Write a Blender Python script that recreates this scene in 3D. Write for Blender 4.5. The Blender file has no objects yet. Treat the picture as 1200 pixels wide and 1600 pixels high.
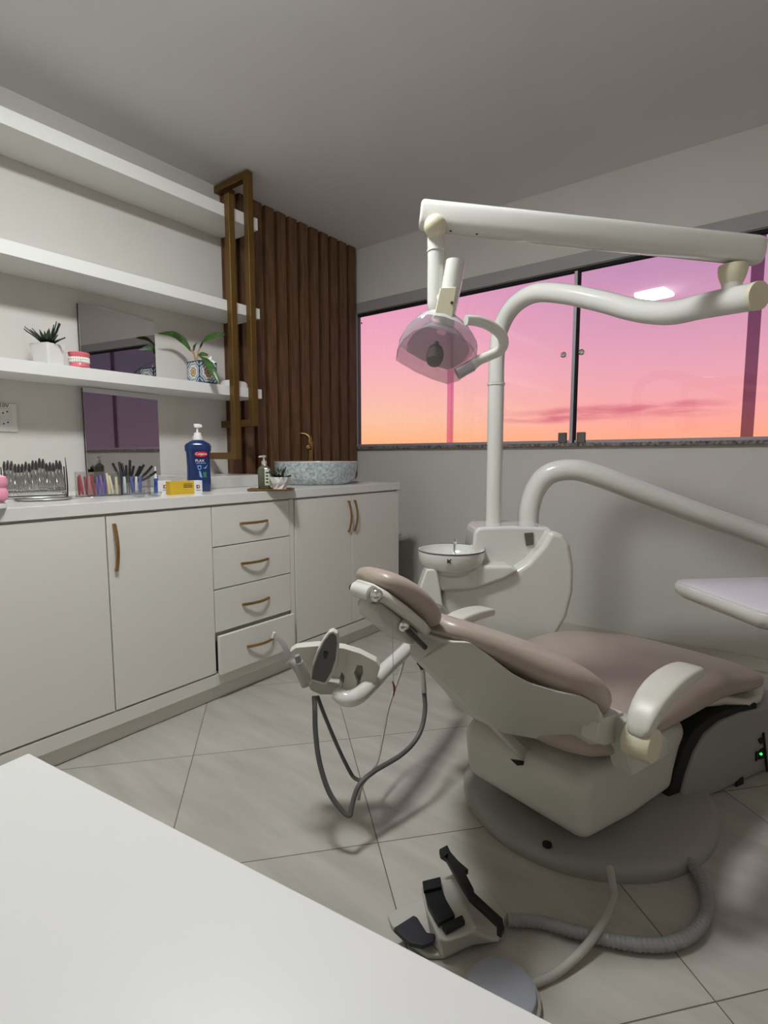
import bpy, bmesh, math, random
from mathutils import Vector, Matrix, noise
random.seed(7)
scene = bpy.context.scene
COL = scene.collection
PI = math.pi
V = Vector

# ------------------------------------------------------------------ camera
FPX = 841.0
YAW, PITCH, ROLL, EYE = math.radians(-37.35), math.radians(-5.83), math.radians(-0.07), 1.13
_cy, _sy, _cp, _sp = math.cos(YAW), math.sin(YAW), math.cos(PITCH), math.sin(PITCH)
FWD = V((_sy*_cp, _cy*_cp, _sp)); _rt = V((_cy, -_sy, 0)); _up = _rt.cross(FWD)
RT = _rt*math.cos(ROLL) + _up*math.sin(ROLL)
UP = -_rt*math.sin(ROLL) + _up*math.cos(ROLL)
CAM = V((0, 0, EYE))
def ray(px, py): return RT*((px-600)/FPX) - UP*((py-800)/FPX) + FWD
def D(px, py, d): return CAM + ray(px, py)*d
def onz(px, py, z): r = ray(px, py); return CAM + r*((z-EYE)/r.z)
def onx(px, py, x): r = ray(px, py); return CAM + r*(x/r.x)
def ony(px, py, y): r = ray(px, py); return CAM + r*(y/r.y)
def onp(px, py, p, n): r = ray(px, py); return CAM + r*((p-CAM).dot(n)/r.dot(n))
def proj(p):
    d = p-CAM; z = d.dot(FWD); return 600+FPX*d.dot(RT)/z, 800-FPX*d.dot(UP)/z
def upto(p, py):                       # straight above p, at image height py
    lo, hi = p.z-3, p.z+3
    for _ in range(50):
        m = (lo+hi)/2
        if proj(V((p.x, p.y, m)))[1] > py: lo = m
        else: hi = m
    return V((p.x, p.y, lo))
cd = bpy.data.cameras.new('camera'); cam = bpy.data.objects.new('camera', cd); COL.objects.link(cam)
cd.sensor_fit = 'VERTICAL'; cd.sensor_height = 36; cd.lens = 36*FPX/1600; cd.clip_start = 0.02
m3 = Matrix((RT, UP, -FWD)).transposed()
cam.matrix_world = Matrix.Translation(CAM) @ m3.to_4x4()
scene.camera = cam

# ------------------------------------------------------------------ materials
def s2l(c):
    return tuple((x/255/12.92 if x/255 <= .04045 else ((x/255+.055)/1.055)**2.4) for x in c)
def new_mat(name):
    m = bpy.data.materials.new(name); m.use_nodes = True
    nt = m.node_tree; nt.nodes.clear()
    out = nt.nodes.new('ShaderNodeOutputMaterial')
    return m, nt, out
def mat(name, rgb, rough=.5, metal=0, spec=.5, coat=0, noise_amt=0, noise_scale=40, bump=0, emis=0, rgb2=None, stretch=(1,1,1), trans=0):
    m, nt, out = new_mat(name)
    b = nt.nodes.new('ShaderNodeBsdfPrincipled'); nt.links.new(b.outputs[0], out.inputs[0])
    c = s2l(rgb)
    b.inputs['Base Color'].default_value = (*c, 1); b.inputs['Roughness'].default_value = rough
    b.inputs['Metallic'].default_value = metal; b.inputs['Specular IOR Level'].default_value = spec
    b.inputs['Coat Weight'].default_value = coat; b.inputs['Transmission Weight'].default_value = trans
    if emis:
        b.inputs['Emission Color'].default_value = (*c, 1); b.inputs['Emission Strength'].default_value = emis
    if noise_amt or bump:
        tc = nt.nodes.new('ShaderNodeTexCoord'); mp = nt.nodes.new('ShaderNodeMapping'); nz = nt.nodes.new('ShaderNodeTexNoise')
        mp.inputs['Scale'].default_value = stretch
        nt.links.new(tc.outputs['Object'], mp.inputs[0]); nt.links.new(mp.outputs[0], nz.inputs['Vector'])
        nz.inputs['Scale'].default_value = noise_scale; nz.inputs['Detail'].default_value = 4
        if noise_amt:
            mx = nt.nodes.new('ShaderNodeMix'); mx.data_type = 'RGBA'
            c2 = s2l(rgb2) if rgb2 else tuple(x*(1-noise_amt) for x in c)
            mx.inputs[6].default_value = (*c, 1); mx.inputs[7].default_value = (*c2, 1)
            rp = nt.nodes.new('ShaderNodeValToRGB'); rp.color_ramp.elements[0].position = .4; rp.color_ramp.elements[1].position = .65
            nt.links.new(nz.outputs[0], rp.inputs[0]); nt.links.new(rp.outputs[0], mx.inputs[0]); nt.links.new(mx.outputs[2], b.inputs['Base Color'])
        if bump:
            bp = nt.nodes.new('ShaderNodeBump'); bp.inputs['Strength'].default_value = bump; bp.inputs['Distance'].default_value = .002
            nt.links.new(nz.outputs[0], bp.inputs['Height']); nt.links.new(bp.outputs[0], b.inputs['Normal'])
    return m
def clear_mat(name, tint=(255,255,255), haze=0, ior=1.45, rough=.0):
    m, nt, out = new_mat(name)
    t = nt.nodes.new('ShaderNodeBsdfTransparent'); t.inputs[0].default_value = (*s2l(tint), 1)
    g = nt.nodes.new('ShaderNodeBsdfGlossy'); g.inputs['Roughness'].default_value = rough
    f = nt.nodes.new('ShaderNodeFresnel')           # thin sheet: the same reflectance from either face
    ge = nt.nodes.new('ShaderNodeNewGeometry'); io = nt.nodes.new('ShaderNodeMapRange')
    io.inputs[3].default_value = ior; io.inputs[4].default_value = 1/ior
    nt.links.new(ge.outputs['Backfacing'], io.inputs[0]); nt.links.new(io.outputs[0], f.inputs[0])
    a = nt.nodes.new('ShaderNodeMixShader'); nt.links.new(f.outputs[0], a.inputs[0])
    src = t
    if haze:
        d = nt.nodes.new('ShaderNodeBsdfDiffuse'); d.inputs[0].default_value = (.85,.85,.85,1)
        h = nt.nodes.new('ShaderNodeMixShader'); h.inputs[0].default_value = haze
        nt.links.new(t.outputs[0], h.inputs[1]); nt.links.new(d.outputs[0], h.inputs[2]); src = h
    nt.links.new(src.outputs[0], a.inputs[1]); nt.links.new(g.outputs[0], a.inputs[2]); nt.links.new(a.outputs[0], out.inputs[0])
    return m
M = {}
M['wall'] = mat('wall_paint', (213,209,202), .75, noise_amt=.03, noise_scale=3)
M['ceiling'] = mat('ceiling_paint', (232,229,227), .85, noise_amt=.02, noise_scale=2)
M['laminate'] = mat('white_laminate', (223,220,211), .35, spec=.4)
M['shelf'] = mat('white_shelf', (226,225,220), .4, spec=.4)
M['counter'] = mat('worktop', (226,224,218), .18, noise_amt=.06, noise_scale=220)
M['desk'] = mat('desk_laminate', (210,209,205), .38, spec=.35)
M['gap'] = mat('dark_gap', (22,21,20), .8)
M['gold'] = mat('brushed_gold', (172,138,88), .34, metal=.9)
M['bronze'] = mat('bronze_paint', (112,84,38), .36, metal=.55)
M['wood'] = mat('dark_walnut', (112,78,50), .5, noise_amt=.45, noise_scale=9, stretch=(6,6,.6))
M['marble'] = mat('white_marble', (214,211,206), .2, noise_amt=.18, noise_scale=7)
M['granite'] = mat('granite', (150,140,132), .3, noise_amt=1, rgb2=(62,54,50), noise_scale=60)
M['stonetrim'] = mat('grey_trim', (160,156,156), .5)
M['alu'] = mat('window_metal', (120,114,120), .4, metal=.5)
M['black'] = mat('black_rubber', (11,11,14), .5)
M['pedal'] = mat('dark_pedal', (32,32,40), .55)
M['footpad'] = mat('grey_footpad', (150,152,158), .6)
M['enamel'] = mat('white_enamel', (214,213,206), .2, coat=.9)
M['plastic'] = mat('cream_plastic', (206,203,192), .38)
M['plastic2'] = mat('chair_plastic', (198,196,185), .4)
M['beige'] = mat('aged_plastic', (212,205,176), .4)
M['base'] = mat('base_plastic', (146,143,136), .4)
M['vinyl'] = mat('taupe_vinyl', (165,151,138), .36, bump=.03, noise_scale=250)
M['chrome'] = mat('chrome', (225,225,222), .08, metal=1)
M['steel'] = mat('steel', (190,190,188), .2, metal=1)
M['darksteel'] = mat('dark_steel', (84,82,80), .32, metal=.9)
M['hose'] = mat('grey_hose', (140,140,138), .5)
M['hosed'] = mat('dark_hose', (88,86,84), .5)
M['hosel'] = mat('light_hose', (168,164,156), .5)
M['matgrey'] = mat('tray_mat', (208,203,206), .5)
M['panelgrey'] = mat('panel_grey', (92,93,98), .45)
M['lip'] = mat('holder_plastic', (180,177,168), .4)
M['ceramicw'] = mat('pot_white', (232,231,228), .35)
M['leafd'] = mat('dark_leaf', (34,50,30), .4, noise_amt=.3)
M['leaf'] = mat('green_leaf', (66,102,42), .35, noise_amt=.5, noise_scale=30)
M['stem'] = mat('stem', (176,138,92), .5)
M['soil'] = mat('soil', (40,32,26), .9, noise_amt=.4)
M['gum'] = mat('pink_gum', (226,112,124), .3)
M['tooth'] = mat('tooth', (240,236,226), .25)
M['pink'] = mat('pink_soft', (240,160,185), .7)
M['pump'] = mat('pump_white', (230,228,222), .35)
M['bluebottle'] = mat('blue_bottle', (14,40,90), .15, coat=.4)
M['red'] = mat('label_red', (176,24,36), .35)
M['white'] = mat('print_white', (236,236,236), .5)
M['paleblue'] = mat('print_blue', (120,165,220), .5)
M['greenp'] = mat('print_green', (40,110,70), .5)
M['yellow'] = mat('carton_yellow', (204,168,38), .45)
M['carton'] = mat('carton_white', (228,226,226), .45)
M['maroon'] = mat('print_maroon', (120,40,52), .5)
M['ink'] = mat('print_dark', (40,38,38), .6)
M['traywood'] = mat('wooden_tray', (122,88,50), .45, noise_amt=.3, stretch=(1,8,1))
M['soap'] = mat('soap_bottle', (84,86,66), .1, trans=.0, coat=.5)
M['dispgrey'] = mat('dispenser_grey', (180,176,166), .3)
M['labelgreen'] = mat('soap_label', (196,206,180), .5)
M['sink'] = mat('sink_ceramic', (192,200,198), .12, coat=.5, noise_amt=.5, rgb2=(140,152,152), noise_scale=55, bump=.25)
M['sinkin'] = mat('sink_inner', (228,228,226), .12, coat=.4)
M['outlet'] = mat('outlet_white', (222,221,217), .4)
M['led'] = mat('green_led', (40,255,90), .4, emis=3)
M['clear'] = clear_mat('clear_acrylic', (246,246,246), .02)
M['lampclear'] = clear_mat('lamp_clear', (240,236,238), .05, 1.5, .03)
M['lampdome'] = clear_mat('lamp_dome', (232,230,236), .5, 1.5, .06)
M['lampdish'] = clear_mat('lamp_dish', (205,200,206), .45, 1.5, .05)
M['lamphood'] = clear_mat('lamp_hood', (236,232,236), .16, 1.5, .05)
M['reflector'] = mat('lamp_reflector', (186,182,186), .3, metal=.3)
M['bulb'] = mat('bulb_socket', (120,114,112), .4)
M['pane'] = clear_mat('window_glass', (250,246,250), 0, 1.5, 0)
M['strip'] = clear_mat('overlap_strip', (188,168,186), 0, 1.5, .0)
M['strip_pink'] = clear_mat('overlap_strip_pink', (245,208,238), 0, 1.5, .0)
M['profile'] = mat('window_profile', (176,168,178), .35, metal=.3)
M['mirror'] = mat('mirror', (214,212,214), .015, metal=1)
M['lamp'] = mat('light_diffuser', (247,251,254), .5, emis=172)
for i, c in enumerate([(150,26,38), (168,44,48), (126,26,38), (208,110,110), (88,62,150), (110,84,172), (226,212,160), (232,224,200), (60,90,170), (220,222,224)]):
    M['rod%d' % i] = mat('rod_colour_%d' % i, c, .35)

def tiles_mat():
    m, nt, out = new_mat('floor_tiles')
    N = nt.nodes.new; L = nt.links.new
    b = N('ShaderNodeBsdfPrincipled'); L(b.outputs[0], out.inputs[0])
    geo = N('ShaderNodeNewGeometry')
    def dot(v):
        n = N('ShaderNodeVectorMath'); n.operation = 'DOT_PRODUCT'; L(geo.outputs['Position'], n.inputs[0]); n.inputs[1].default_value = v; return n.outputs['Value']
    def mth(op, a, b_=None, c=None):
        n = N('ShaderNodeMath'); n.operation = op
        for i, x in enumerate((a, b_, c)):
            if x is None: continue
            if isinstance(x, (int, float)): n.inputs[i].default_value = x
            else: L(x, n.inputs[i])
        return n.outputs[0]
    th = math.radians(TILE_ANG); e1 = (math.cos(th), math.sin(th), 0); e2 = (-math.sin(th), math.cos(th), 0)
    lines = []; cells = []
    for e, off in ((e1, TILE_O1), (e2, TILE_O2)):
        u = mth('DIVIDE', mth('SUBTRACT', dot(e), off), TILE)
        fr = mth('SUBTRACT', u, mth('FLOOR', u))
        dist = mth('MINIMUM', fr, mth('SUBTRACT', 1.0, fr))
        lines.append(mth('LESS_THAN', dist, .0016/TILE)); cells.append(mth('FLOOR', u))
    grout = mth('MAXIMUM', lines[0], lines[1])
    cmb = N('ShaderNodeCombineXYZ'); L(cells[0], cmb.inputs[0]); L(cells[1], cmb.inputs[1])
    wn = N('ShaderNodeTexWhiteNoise'); L(cmb.outputs[0], wn.inputs['Vector'])
    add = N('ShaderNodeVectorMath'); add.operation = 'MULTIPLY_ADD'; L(wn.outputs['Color'], add.inputs[0]); add.inputs[1].default_value = (9, 9, 0); L(geo.outputs['Position'], add.inputs[2])
    mp = N('ShaderNodeMapping'); mp.inputs['Rotation'].default_value = (0, 0, -th); mp.inputs['Scale'].default_value = (.9, 5.5, 1)
    L(add.outputs[0], mp.inputs[0])
    nz = N('ShaderNodeTexNoise'); nz.inputs['Scale'].default_value = 2.2; nz.inputs['Detail'].default_value = 5; nz.inputs['Roughness'].default_value = .55; L(mp.outputs[0], nz.inputs['Vector'])
    rp = N('ShaderNodeValToRGB'); rp.color_ramp.elements[0].position = .3; rp.color_ramp.elements[1].position = .72
    rp.color_ramp.elements[0].color = (*s2l((164,160,150)), 1); rp.color_ramp.elements[1].color = (*s2l((186,182,172)), 1)
    L(nz.outputs[0], rp.inputs[0])
    mx = N('ShaderNodeMix'); mx.data_type = 'RGBA'; L(grout, mx.inputs[0]); L(rp.outputs[0], mx.inputs[6]); mx.inputs[7].default_value = (*s2l((98,90,80)), 1)
    L(mx.outputs[2], b.inputs['Base Color']); b.inputs['Roughness'].default_value = .28; b.inputs['Specular IOR Level'].default_value = .35
    return m
TILE_ANG, TILE_O1, TILE_O2, TILE = -41.0, -1.452, .28, .6
M['floor'] = tiles_mat()
def speckle_pot():
    # patterned tile: rosette in the centre of every face, blue grey corners, dark edge lines
    m, nt, out = new_mat('patterned_tile'); N = nt.nodes.new; L = nt.links.new
    b = N('ShaderNodeBsdfPrincipled'); L(b.outputs[0], out.inputs[0]); b.inputs['Roughness'].default_value = .25
    tc = N('ShaderNodeTexCoord'); sp = N('ShaderNodeSeparateXYZ'); L(tc.outputs['Object'], sp.inputs[0])
    geo = N('ShaderNodeNewGeometry'); sn = N('ShaderNodeSeparateXYZ'); L(geo.outputs['Normal'], sn.inputs[0])
    def mth(op, a, b_=None):
        n = N('ShaderNodeMath'); n.operation = op
        for i, x in enumerate((a, b_)):
            if x is None: continue
            if isinstance(x, (int, float)): n.inputs[i].default_value = x
            else: L(x, n.inputs[i])
        return n.outputs[0]
    side = mth('GREATER_THAN', mth('ABSOLUTE', sn.outputs[0]), .5)
    h = mth('ADD', mth('MULTIPLY', side, sp.outputs[1]), mth('MULTIPLY', mth('SUBTRACT', 1.0, side), sp.outputs[0]))
    v = mth('SUBTRACT', sp.outputs[2], .06)
    r = mth('SQRT', mth('ADD', mth('MULTIPLY', h, h), mth('MULTIPLY', v, v)))
    ang = mth('ARCTAN2', v, h)
    pet = mth('ADD', r, mth('MULTIPLY', mth('COSINE', mth('MULTIPLY', ang, 8.0)), .003))
    rp = N('ShaderNodeValToRGB'); cr = rp.color_ramp; cr.interpolation = 'CONSTANT'
    pts = [(0, (196,160,70)), (.09, (90,62,46)), (.14, (226,222,208)), (.19, (176,140,62)), (.27, (110,86,50)), (.30, (222,220,214)), (.46, (120,150,168)), (.55, (214,216,214)), (.62, (70,96,116)), (.72, (200,206,208)), (.8, (84,110,130))]
    cr.elements[0].position = 0; cr.elements[0].color = (*s2l(pts[0][1]), 1); cr.elements[1].position = pts[1][0]; cr.elements[1].color = (*s2l(pts[1][1]), 1)
    for p, c in pts[2:]:
        e = cr.elements.new(p); e.color = (*s2l(c), 1)
    L(mth('DIVIDE', pet, .085), rp.inputs[0])
    edge = mth('GREATER_THAN', mth('MAXIMUM', mth('ABSOLUTE', h), mth('ABSOLUTE', v)), .0545)
    mx = N('ShaderNodeMix'); mx.data_type = 'RGBA'; L(edge, mx.inputs[0]); L(rp.outputs[0], mx.inputs[6]); mx.inputs[7].default_value = (*s2l((24,26,26)), 1)
    L(mx.outputs[2], b.inputs['Base Color'])
    return m
M['tilepot'] = speckle_pot()

# ------------------------------------------------------------------ mesh helpers
class MB:
    def __init__(s): s.v = []; s.f = []
    def add(s, vs, fs):
        o = len(s.v); s.v += [V(p) for p in vs]; s.f += [tuple(i+o for i in f) for f in fs]; return s
    def box(s, lo, hi, mtx=None):
        (a, b, c), (d, e, f) = lo, hi
        vs = [V(p) for p in ((a,b,c),(d,b,c),(d,e,c),(a,e,c),(a,b,f),(d,b,f),(d,e,f),(a,e,f))]
        if mtx: vs = [mtx @ p for p in vs]
        return s.add(vs, [(0,3,2,1),(4,5,6,7),(0,1,5,4),(1,2,6,5),(2,3,7,6),(3,0,4,7)])
    def prism(s, pts, off):
        pts = [V(p) for p in pts]; off = V(off); n = len(pts)
        nrm = V((0,0,0))
        for i in range(n): nrm += (pts[i]-pts[0]).cross(pts[(i+1) % n]-pts[0])
        if nrm.dot(off) > 0: pts = pts[::-1]
        return s.add(pts + [p+off for p in pts], [tuple(range(n)), tuple(range(2*n-1, n-1, -1))] + [(i, i+n, (i+1) % n+n, (i+1) % n) for i in range(n)])
    def loft(s, rings, cap=True, closed=True):
        n = len(rings[0]); vs = [p for r in rings for p in r]; fs = []
        for k in range(len(rings)-1):
            for i in range(n if closed else n-1):
                j = (i+1) % n; fs.append((k*n+i, k*n+j, (k+1)*n+j, (k+1)*n+i))
        if cap:
            fs.append(tuple(range(n-1, -1, -1))); b = (len(rings)-1)*n; fs.append(tuple(range(b, b+n)))
        return s.add(vs, fs)
    def tube(s, pts, r, seg=14, cap=True, sub=6, flat=1.0, nrm=None):
        pts = [V(p) for p in pts]; rr = r if isinstance(r, (list, tuple)) else [r]*len(pts)
        if sub > 1 and len(pts) > 2: pts, rr = spline(pts, rr, sub)
        n = len(pts); t = [(pts[min(i+1, n-1)]-pts[max(i-1, 0)]).normalized() for i in range(n)]
        ref = V(nrm) if nrm else (V((0,0,1)) if abs(t[0].z) < .9 else V((1,0,0)))
        a = (ref - t[0]*ref.dot(t[0])).normalized(); rings = []
        for i in range(n):
            a = (a - t[i]*a.dot(t[i])).normalized(); b = t[i].cross(a)
            rings.append([pts[i] + (a*math.cos(2*PI*k/seg)*flat + b*math.sin(2*PI*k/seg))*rr[i] for k in range(seg)])
        return s.loft(rings, cap)
    def bar(s, p, q, w, h, up=(0,0,1)):
        p, q = V(p), V(q); t = (q-p).normalized(); u = V(up); u = (u-t*u.dot(t)).normalized(); x = t.cross(u)
        c = lambda o: [o+x*w/2+u*h/2, o-x*w/2+u*h/2, o-x*w/2-u*h/2, o+x*w/2-u*h/2]
        return s.loft([c(p)[::-1], c(q)[::-1]])
    def lathe(s, prof, o=(0,0,0), seg=28, sx=1, sy=1, mtx=None, cap=True):
        rings = []
        for r, z in prof: rings.append([V((r*sx*math.cos(2*PI*k/seg), r*sy*math.sin(2*PI*k/seg), z)) for k in range(seg)])
        if mtx: rings = [[mtx @ p for p in R] for R in rings]
        rings = [[p+V(o) for p in R] for R in rings]
        return s.loft(rings, cap)
    def ball(s, c, r, seg=14, sx=1, sy=1, sz=1):
        pr = [(max(r*math.sin(PI*i/8), r*.02), -r*math.cos(PI*i/8)*sz) for i in range(9)]
        return s.lathe(pr, c, seg, sx, sy)
    def build(s, name, m, parent=None, bevel=0, seg=3, subsurf=0, angle=35, smooth=True):
        me = bpy.data.meshes.new(name); me.from_pydata([tuple(p) for p in s.v], [], s.f)
        bm = bmesh.new(); bm.from_mesh(me); bmesh.ops.recalc_face_normals(bm, faces=bm.faces); bm.to_mesh(me); bm.free()
        me.materials.append(m if not isinstance(m, str) else M[m])
        o = bpy.data.objects.new(name, me); COL.objects.link(o)
        if parent is not None: o.parent = parent
        if smooth:
            for p in me.polygons: p.use_smooth = True
            if subsurf == 0 and bevel == 0: me.set_sharp_from_angle(angle=math.radians(angle))
        if bevel:
            b = o.modifiers.new('bevel', 'BEVEL'); b.width = bevel; b.segments = seg; b.limit_method = 'ANGLE'; b.angle_limit = math.radians(25); b.harden_normals = True
            me.set_sharp_from_angle(angle=math.radians(80))
        if subsurf:
            q = o.modifiers.new('subsurf', 'SUBSURF'); q.levels = subsurf; q.render_levels = subsurf
        return o
def spline(pts, rr, sub):
    P = []; R = []; n = len(pts)
    for i in range(n-1):
        a = pts[max(i-1, 0)]; b = pts[i]; c = pts[i+1]; d = pts[min(i+2, n-1)]
        for k in range(sub):
            t = k/sub
            P.append(.5*((2*b)+(c-a)*t+(2*a-5*b+4*c-d)*t*t+(3*b-a-3*c+d)*t**3)); R.append(rr[i]*(1-t)+rr[i+1]*t)
    P.append(pts[-1]); R.append(rr[-1]); return P, R
def tag(o, label, cat, group=None):
    o['label'] = label; o['category'] = cat
    if group: o['group'] = group
    return o
def thing(name, label, cat, loc=(0,0,0), rotz=0, group=None):
    o = bpy.data.objects.new(name, None); COL.objects.link(o); o.empty_display_size = .05
    o.location = loc; o.rotation_euler = (0,0,rotz)
    return tag(o, label, cat, group)
def struct(o): o['kind'] = 'structure'; return o
def link_copy(src, parent=None):
    c = src.copy(); COL.objects.link(c); c.parent = parent; return c
def dup(root, loc, rotz=None, label=None):
    r = link_copy(root); r.location = loc
    if rotz is not None: r.rotation_euler = (0, 0, rotz)
    if label: r['label'] = label
    for ch in list(root.children):
        c = link_copy(ch, r)
        for g in list(ch.children): link_copy(g, c)
    return r
def sq(w, lo, hi, k=4, n=20):          # rounded-rectangle ring (x, height)
    cy, hy = (lo+hi)/2, (hi-lo)/2; out = []
    for i in range(n):
        a = 2*PI*i/n; c, s_ = math.cos(a), math.sin(a)
        out.append((w*math.copysign(abs(c)**(2/k), c), cy+hy*math.copysign(abs(s_)**(2/k), s_)))
    return out
def text(body, size, mtx, m, name, parent, ext=.0004, align='CENTER'):
    cu = bpy.data.curves.new(name, 'FONT'); cu.body = body; cu.size = size; cu.extrude = ext; cu.align_x = align; cu.align_y = 'CENTER'
    o = bpy.data.objects.new(name, cu); COL.objects.link(o)
    bpy.context.view_layer.update()
    me = bpy.data.meshes.new_from_object(o.evaluated_get(bpy.context.evaluated_depsgraph_get()))
    bpy.data.objects.remove(o); me.transform(mtx); me.materials.clear(); me.materials.append(M[m])
    t = bpy.data.objects.new(name, me); COL.objects.link(t); t.parent = parent; return t
def frame(o, x, y):                    # text matrix: origin, right, up
    x = V(x).normalized(); y = V(y).normalized(); z = x.cross(y)
    m = Matrix((x, y, z)).transposed().to_4x4(); m.translation = V(o); return m

# ------------------------------------------------------------------ the room
XL, XR, YB, YF, ZC = -2.89, .95, -.95, 3.40, 2.76
struct(MB().box((XL-.12, YB-.12, -.1), (XR+.12, YF+.045, 0)).build('floor', 'floor'))
struct(MB().box((XL-.12, YB-.12, ZC), (XR+.12, YF+.045, ZC+.1)).build('ceiling', 'ceiling'))
struct(MB().box((XL-.12, YB-.12, 0), (XL, YF+.045, ZC)).build('wall_left', 'wall'))
struct(MB().box((XR, YB-.12, 0), (XR+.12, YF+.045, ZC)).build('wall_right', 'wall'))
struct(MB().box((XL, YB-.12, 0), (XR, YB, ZC)).build('wall_front', 'wall'))
WX0, WX1, WZ0, WZ1 = -2.864, .80, 1.215, 2.268
w = MB(); Y2 = YF+.045
w.box((XL, YF, 0), (XR, Y2, WZ0-.02)); w.box((XL, YF, WZ1+.0), (XR, Y2, ZC)); w.box((XL, YF, WZ0-.02), (WX0, Y2, WZ1)); w.box((WX1, YF, WZ0-.02), (XR, Y2, WZ1))
struct(w.build('wall_back', 'wall', smooth=False))
struct(MB().box((-2.05, YF-.012, 0), (XR, YF, .07)).build('baseboard_back', mat('skirting', (196,190,176), .3), bevel=.003, seg=2))
# window
win = struct(bpy.data.objects.new('window_1', None)); COL.objects.link(win); win.location = (0,0,0)
f = MB(); f.box((WX0-.03, YF-.012, WZ1), (WX1+.05, YF, WZ1+.078)); f.box((WX0-.03, YF-.012, WZ0-.02), (WX0, YF, WZ1)); f.box((WX0, YF, WZ1-.004), (WX1, Y2, WZ1))
f.box((WX1, YF-.012, WZ0-.02), (WX1+.05, YF, WZ1))
f.build('window_frame', 'stonetrim', win, bevel=.002, seg=1)
f = MB(); f.box((WX0, YF+.004, WZ1-.022), (WX1, YF+.036, WZ1-.004)); f.build('track', 'gap', win)
f = MB(); f.box((WX0, YF+.004, WZ0), (WX1, YF+.036, WZ0+.018)); f.build('track', 'profile', win)
f = MB(); f.box((WX0, YF+.004, WZ0), (WX0+.008, YF+.036, WZ1)); f.build('track', 'alu', win)
xs = [WX0, -2.0, -1.121, -.215, WX1]
for i in range(4):
    yy = YF+.012 + (.012 if i in (0, 3) else 0)
    MB().box((xs[i], yy, WZ0+.012), (xs[i+1], yy+.006, WZ1-.02)).build('pane', 'pane', win, smooth=False)
for x, wd, mm in ((-2.0, .052, 'strip_pink'), (-.215, .056, 'strip')):
    MB().box((x-wd/2, YF+.005, WZ0+.012), (x+wd/2, YF+.008, WZ1-.02)).build('overlap_strip', mm, win, smooth=False)
MB().box((-1.138, YF-.002, WZ0), (-1.119, YF+.034, WZ1-.02)).build('meeting_profile', 'profile', win)
MB().box((-1.119, YF+.002, WZ0), (-1.107, YF+.034, WZ1-.02)).build('meeting_seal', 'gap', win)
for px, py in ((882,555), (910,551)):
    p = ony(px, py, YF+.010)
    MB().lathe([(.006,0),(.006,.01),(.017,.013),(.018,.02),(.012,.026),(.002,.027)], (p.x, p.y, p.z), 16, mtx=Matrix.Rotation(PI/2, 4, 'X')).build('pull_knob', 'chrome', win)
for px, py in ((879,690), (908,688)):
    p = ony(px, py, YF)
    MB().box((p.x-.026, YF-.014, WZ0+.0005), (p.x+.026, YF+.008, WZ0+.066)).build('latch', mat('latch_grey', (104,98,94), .4), win, bevel=.005)
for px, py in ((565,505), (885,425), (922,418)):
    p = ony(px, py, YF+.010); MB().ball((p.x, p.y, p.z), .007, 10, sy=.4).build('screw', 'darksteel', win)
struct(MB().box((WX0-.03, YF-.03, WZ0-.022), (WX1+.05, Y2, WZ0)).build('trim_1', 'granite', bevel=.003, seg=2))
# slatted wall panel
s = MB(); s.box((XL+.001, 2.14, 1.0), (XL+.012, YF-.004, 2.757))
y = 2.145
while y < 3.36:
    s.box((XL+.012, y, 1.0), (XL+.048, min(y+.074, YF-.004), 2.757)); y += .1035
tag(s.build('slat_panel', 'wood', smooth=False), 'dark brown panel of vertical wooden slats beside the window', 'wall panel')
# tiled skirting below the cabinets
b = MB(); yy = .3
while yy < 2.85:
    b.box((-2.13, yy, 0), (-2.121, min(yy+.598, 2.85), .072)); yy += .6
struct(b.build('baseboard_left', mat('skirting_tile', (202,194,174), .3)))

# ceiling light
LP = [V((-1.401,.884,0)), V((-1.134,.933,0)), V((-1.069,.668,0)), V((-1.309,.615,0))]
lc = V((-1.228, .775, 0)); ca = V((.984,.178,0)); cb = V((-.178,.984,0)); hw = .135
L_ = thing('ceiling_light', 'square white light panel mounted on the ceiling above the instrument worktop', 'ceiling light', (lc.x, lc.y, ZC))
def sqr(h, z): return [ca*h*i+cb*h*j+V((0,0,z)) for i, j in ((-1,-1),(1,-1),(1,1),(-1,1))]
MB().loft([sqr(hw, -.006), sqr(hw, -.040)]).build('diffuser', 'lamp', L_, smooth=False)
MB().loft([sqr(hw-.01, -.0), sqr(hw-.01, -.0078)]).build('housing', 'outlet', L_, smooth=False)

# ------------------------------------------------------------------ cabinets
XD = -2.07
def handle(p, axis, ln, parent, out=.026, w=.012):
    p = V(p); ax = V(axis); pts = []
    for i in range(9):
        t = i/8; pts.append(p + ax*(t-.5)*ln + V((out*(.35+.65*math.sin(PI*t)), 0, 0)))
    mb = MB(); rings = []
    side = V((1,0,0)).cross(ax).normalized()
    for i, q in enumerate(pts):
        tt = (pts[min(i+1,8)]-pts[max(i-1,0)]).normalized(); n = tt.cross(side)
        rings.append([q+side*w/2+n*.003, q-side*w/2+n*.003, q-side*w/2-n*.003, q+side*w/2-n*.003])
    mb.loft(rings)
    for e in (0, 8):
        q = pts[e]; mb.box((p.x-.002, q.y-.005, q.z-.005), (q.x+.002, q.y+.005, q.z+.005))
    return mb.build('handle', 'gold', parent, angle=50)
def cabinet(name, label, y0, y1):
    t = thing(name, label, 'cabinet', ((XL+XD)/2, (y0+y1)/2, 0))
    o = V(t.location)
    m = MB(); m.box(V((XL+.002, y0, .10))-o, V((XD-.02, y1, .916))-o); m.build('body', 'laminate', t, smooth=False)
    m = MB(); m.box(V((-2.12, y0, .002))-o, V((-2.10, y1, .10))-o); m.build('base', 'laminate', t, smooth=False)
    m = MB(); m.box(V((XD-.019, y0, .074))-o, V((XD-.002, y1, .130))-o); m.build('plinth', 'laminate', t, bevel=.001, seg=1)
    return t, o
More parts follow.
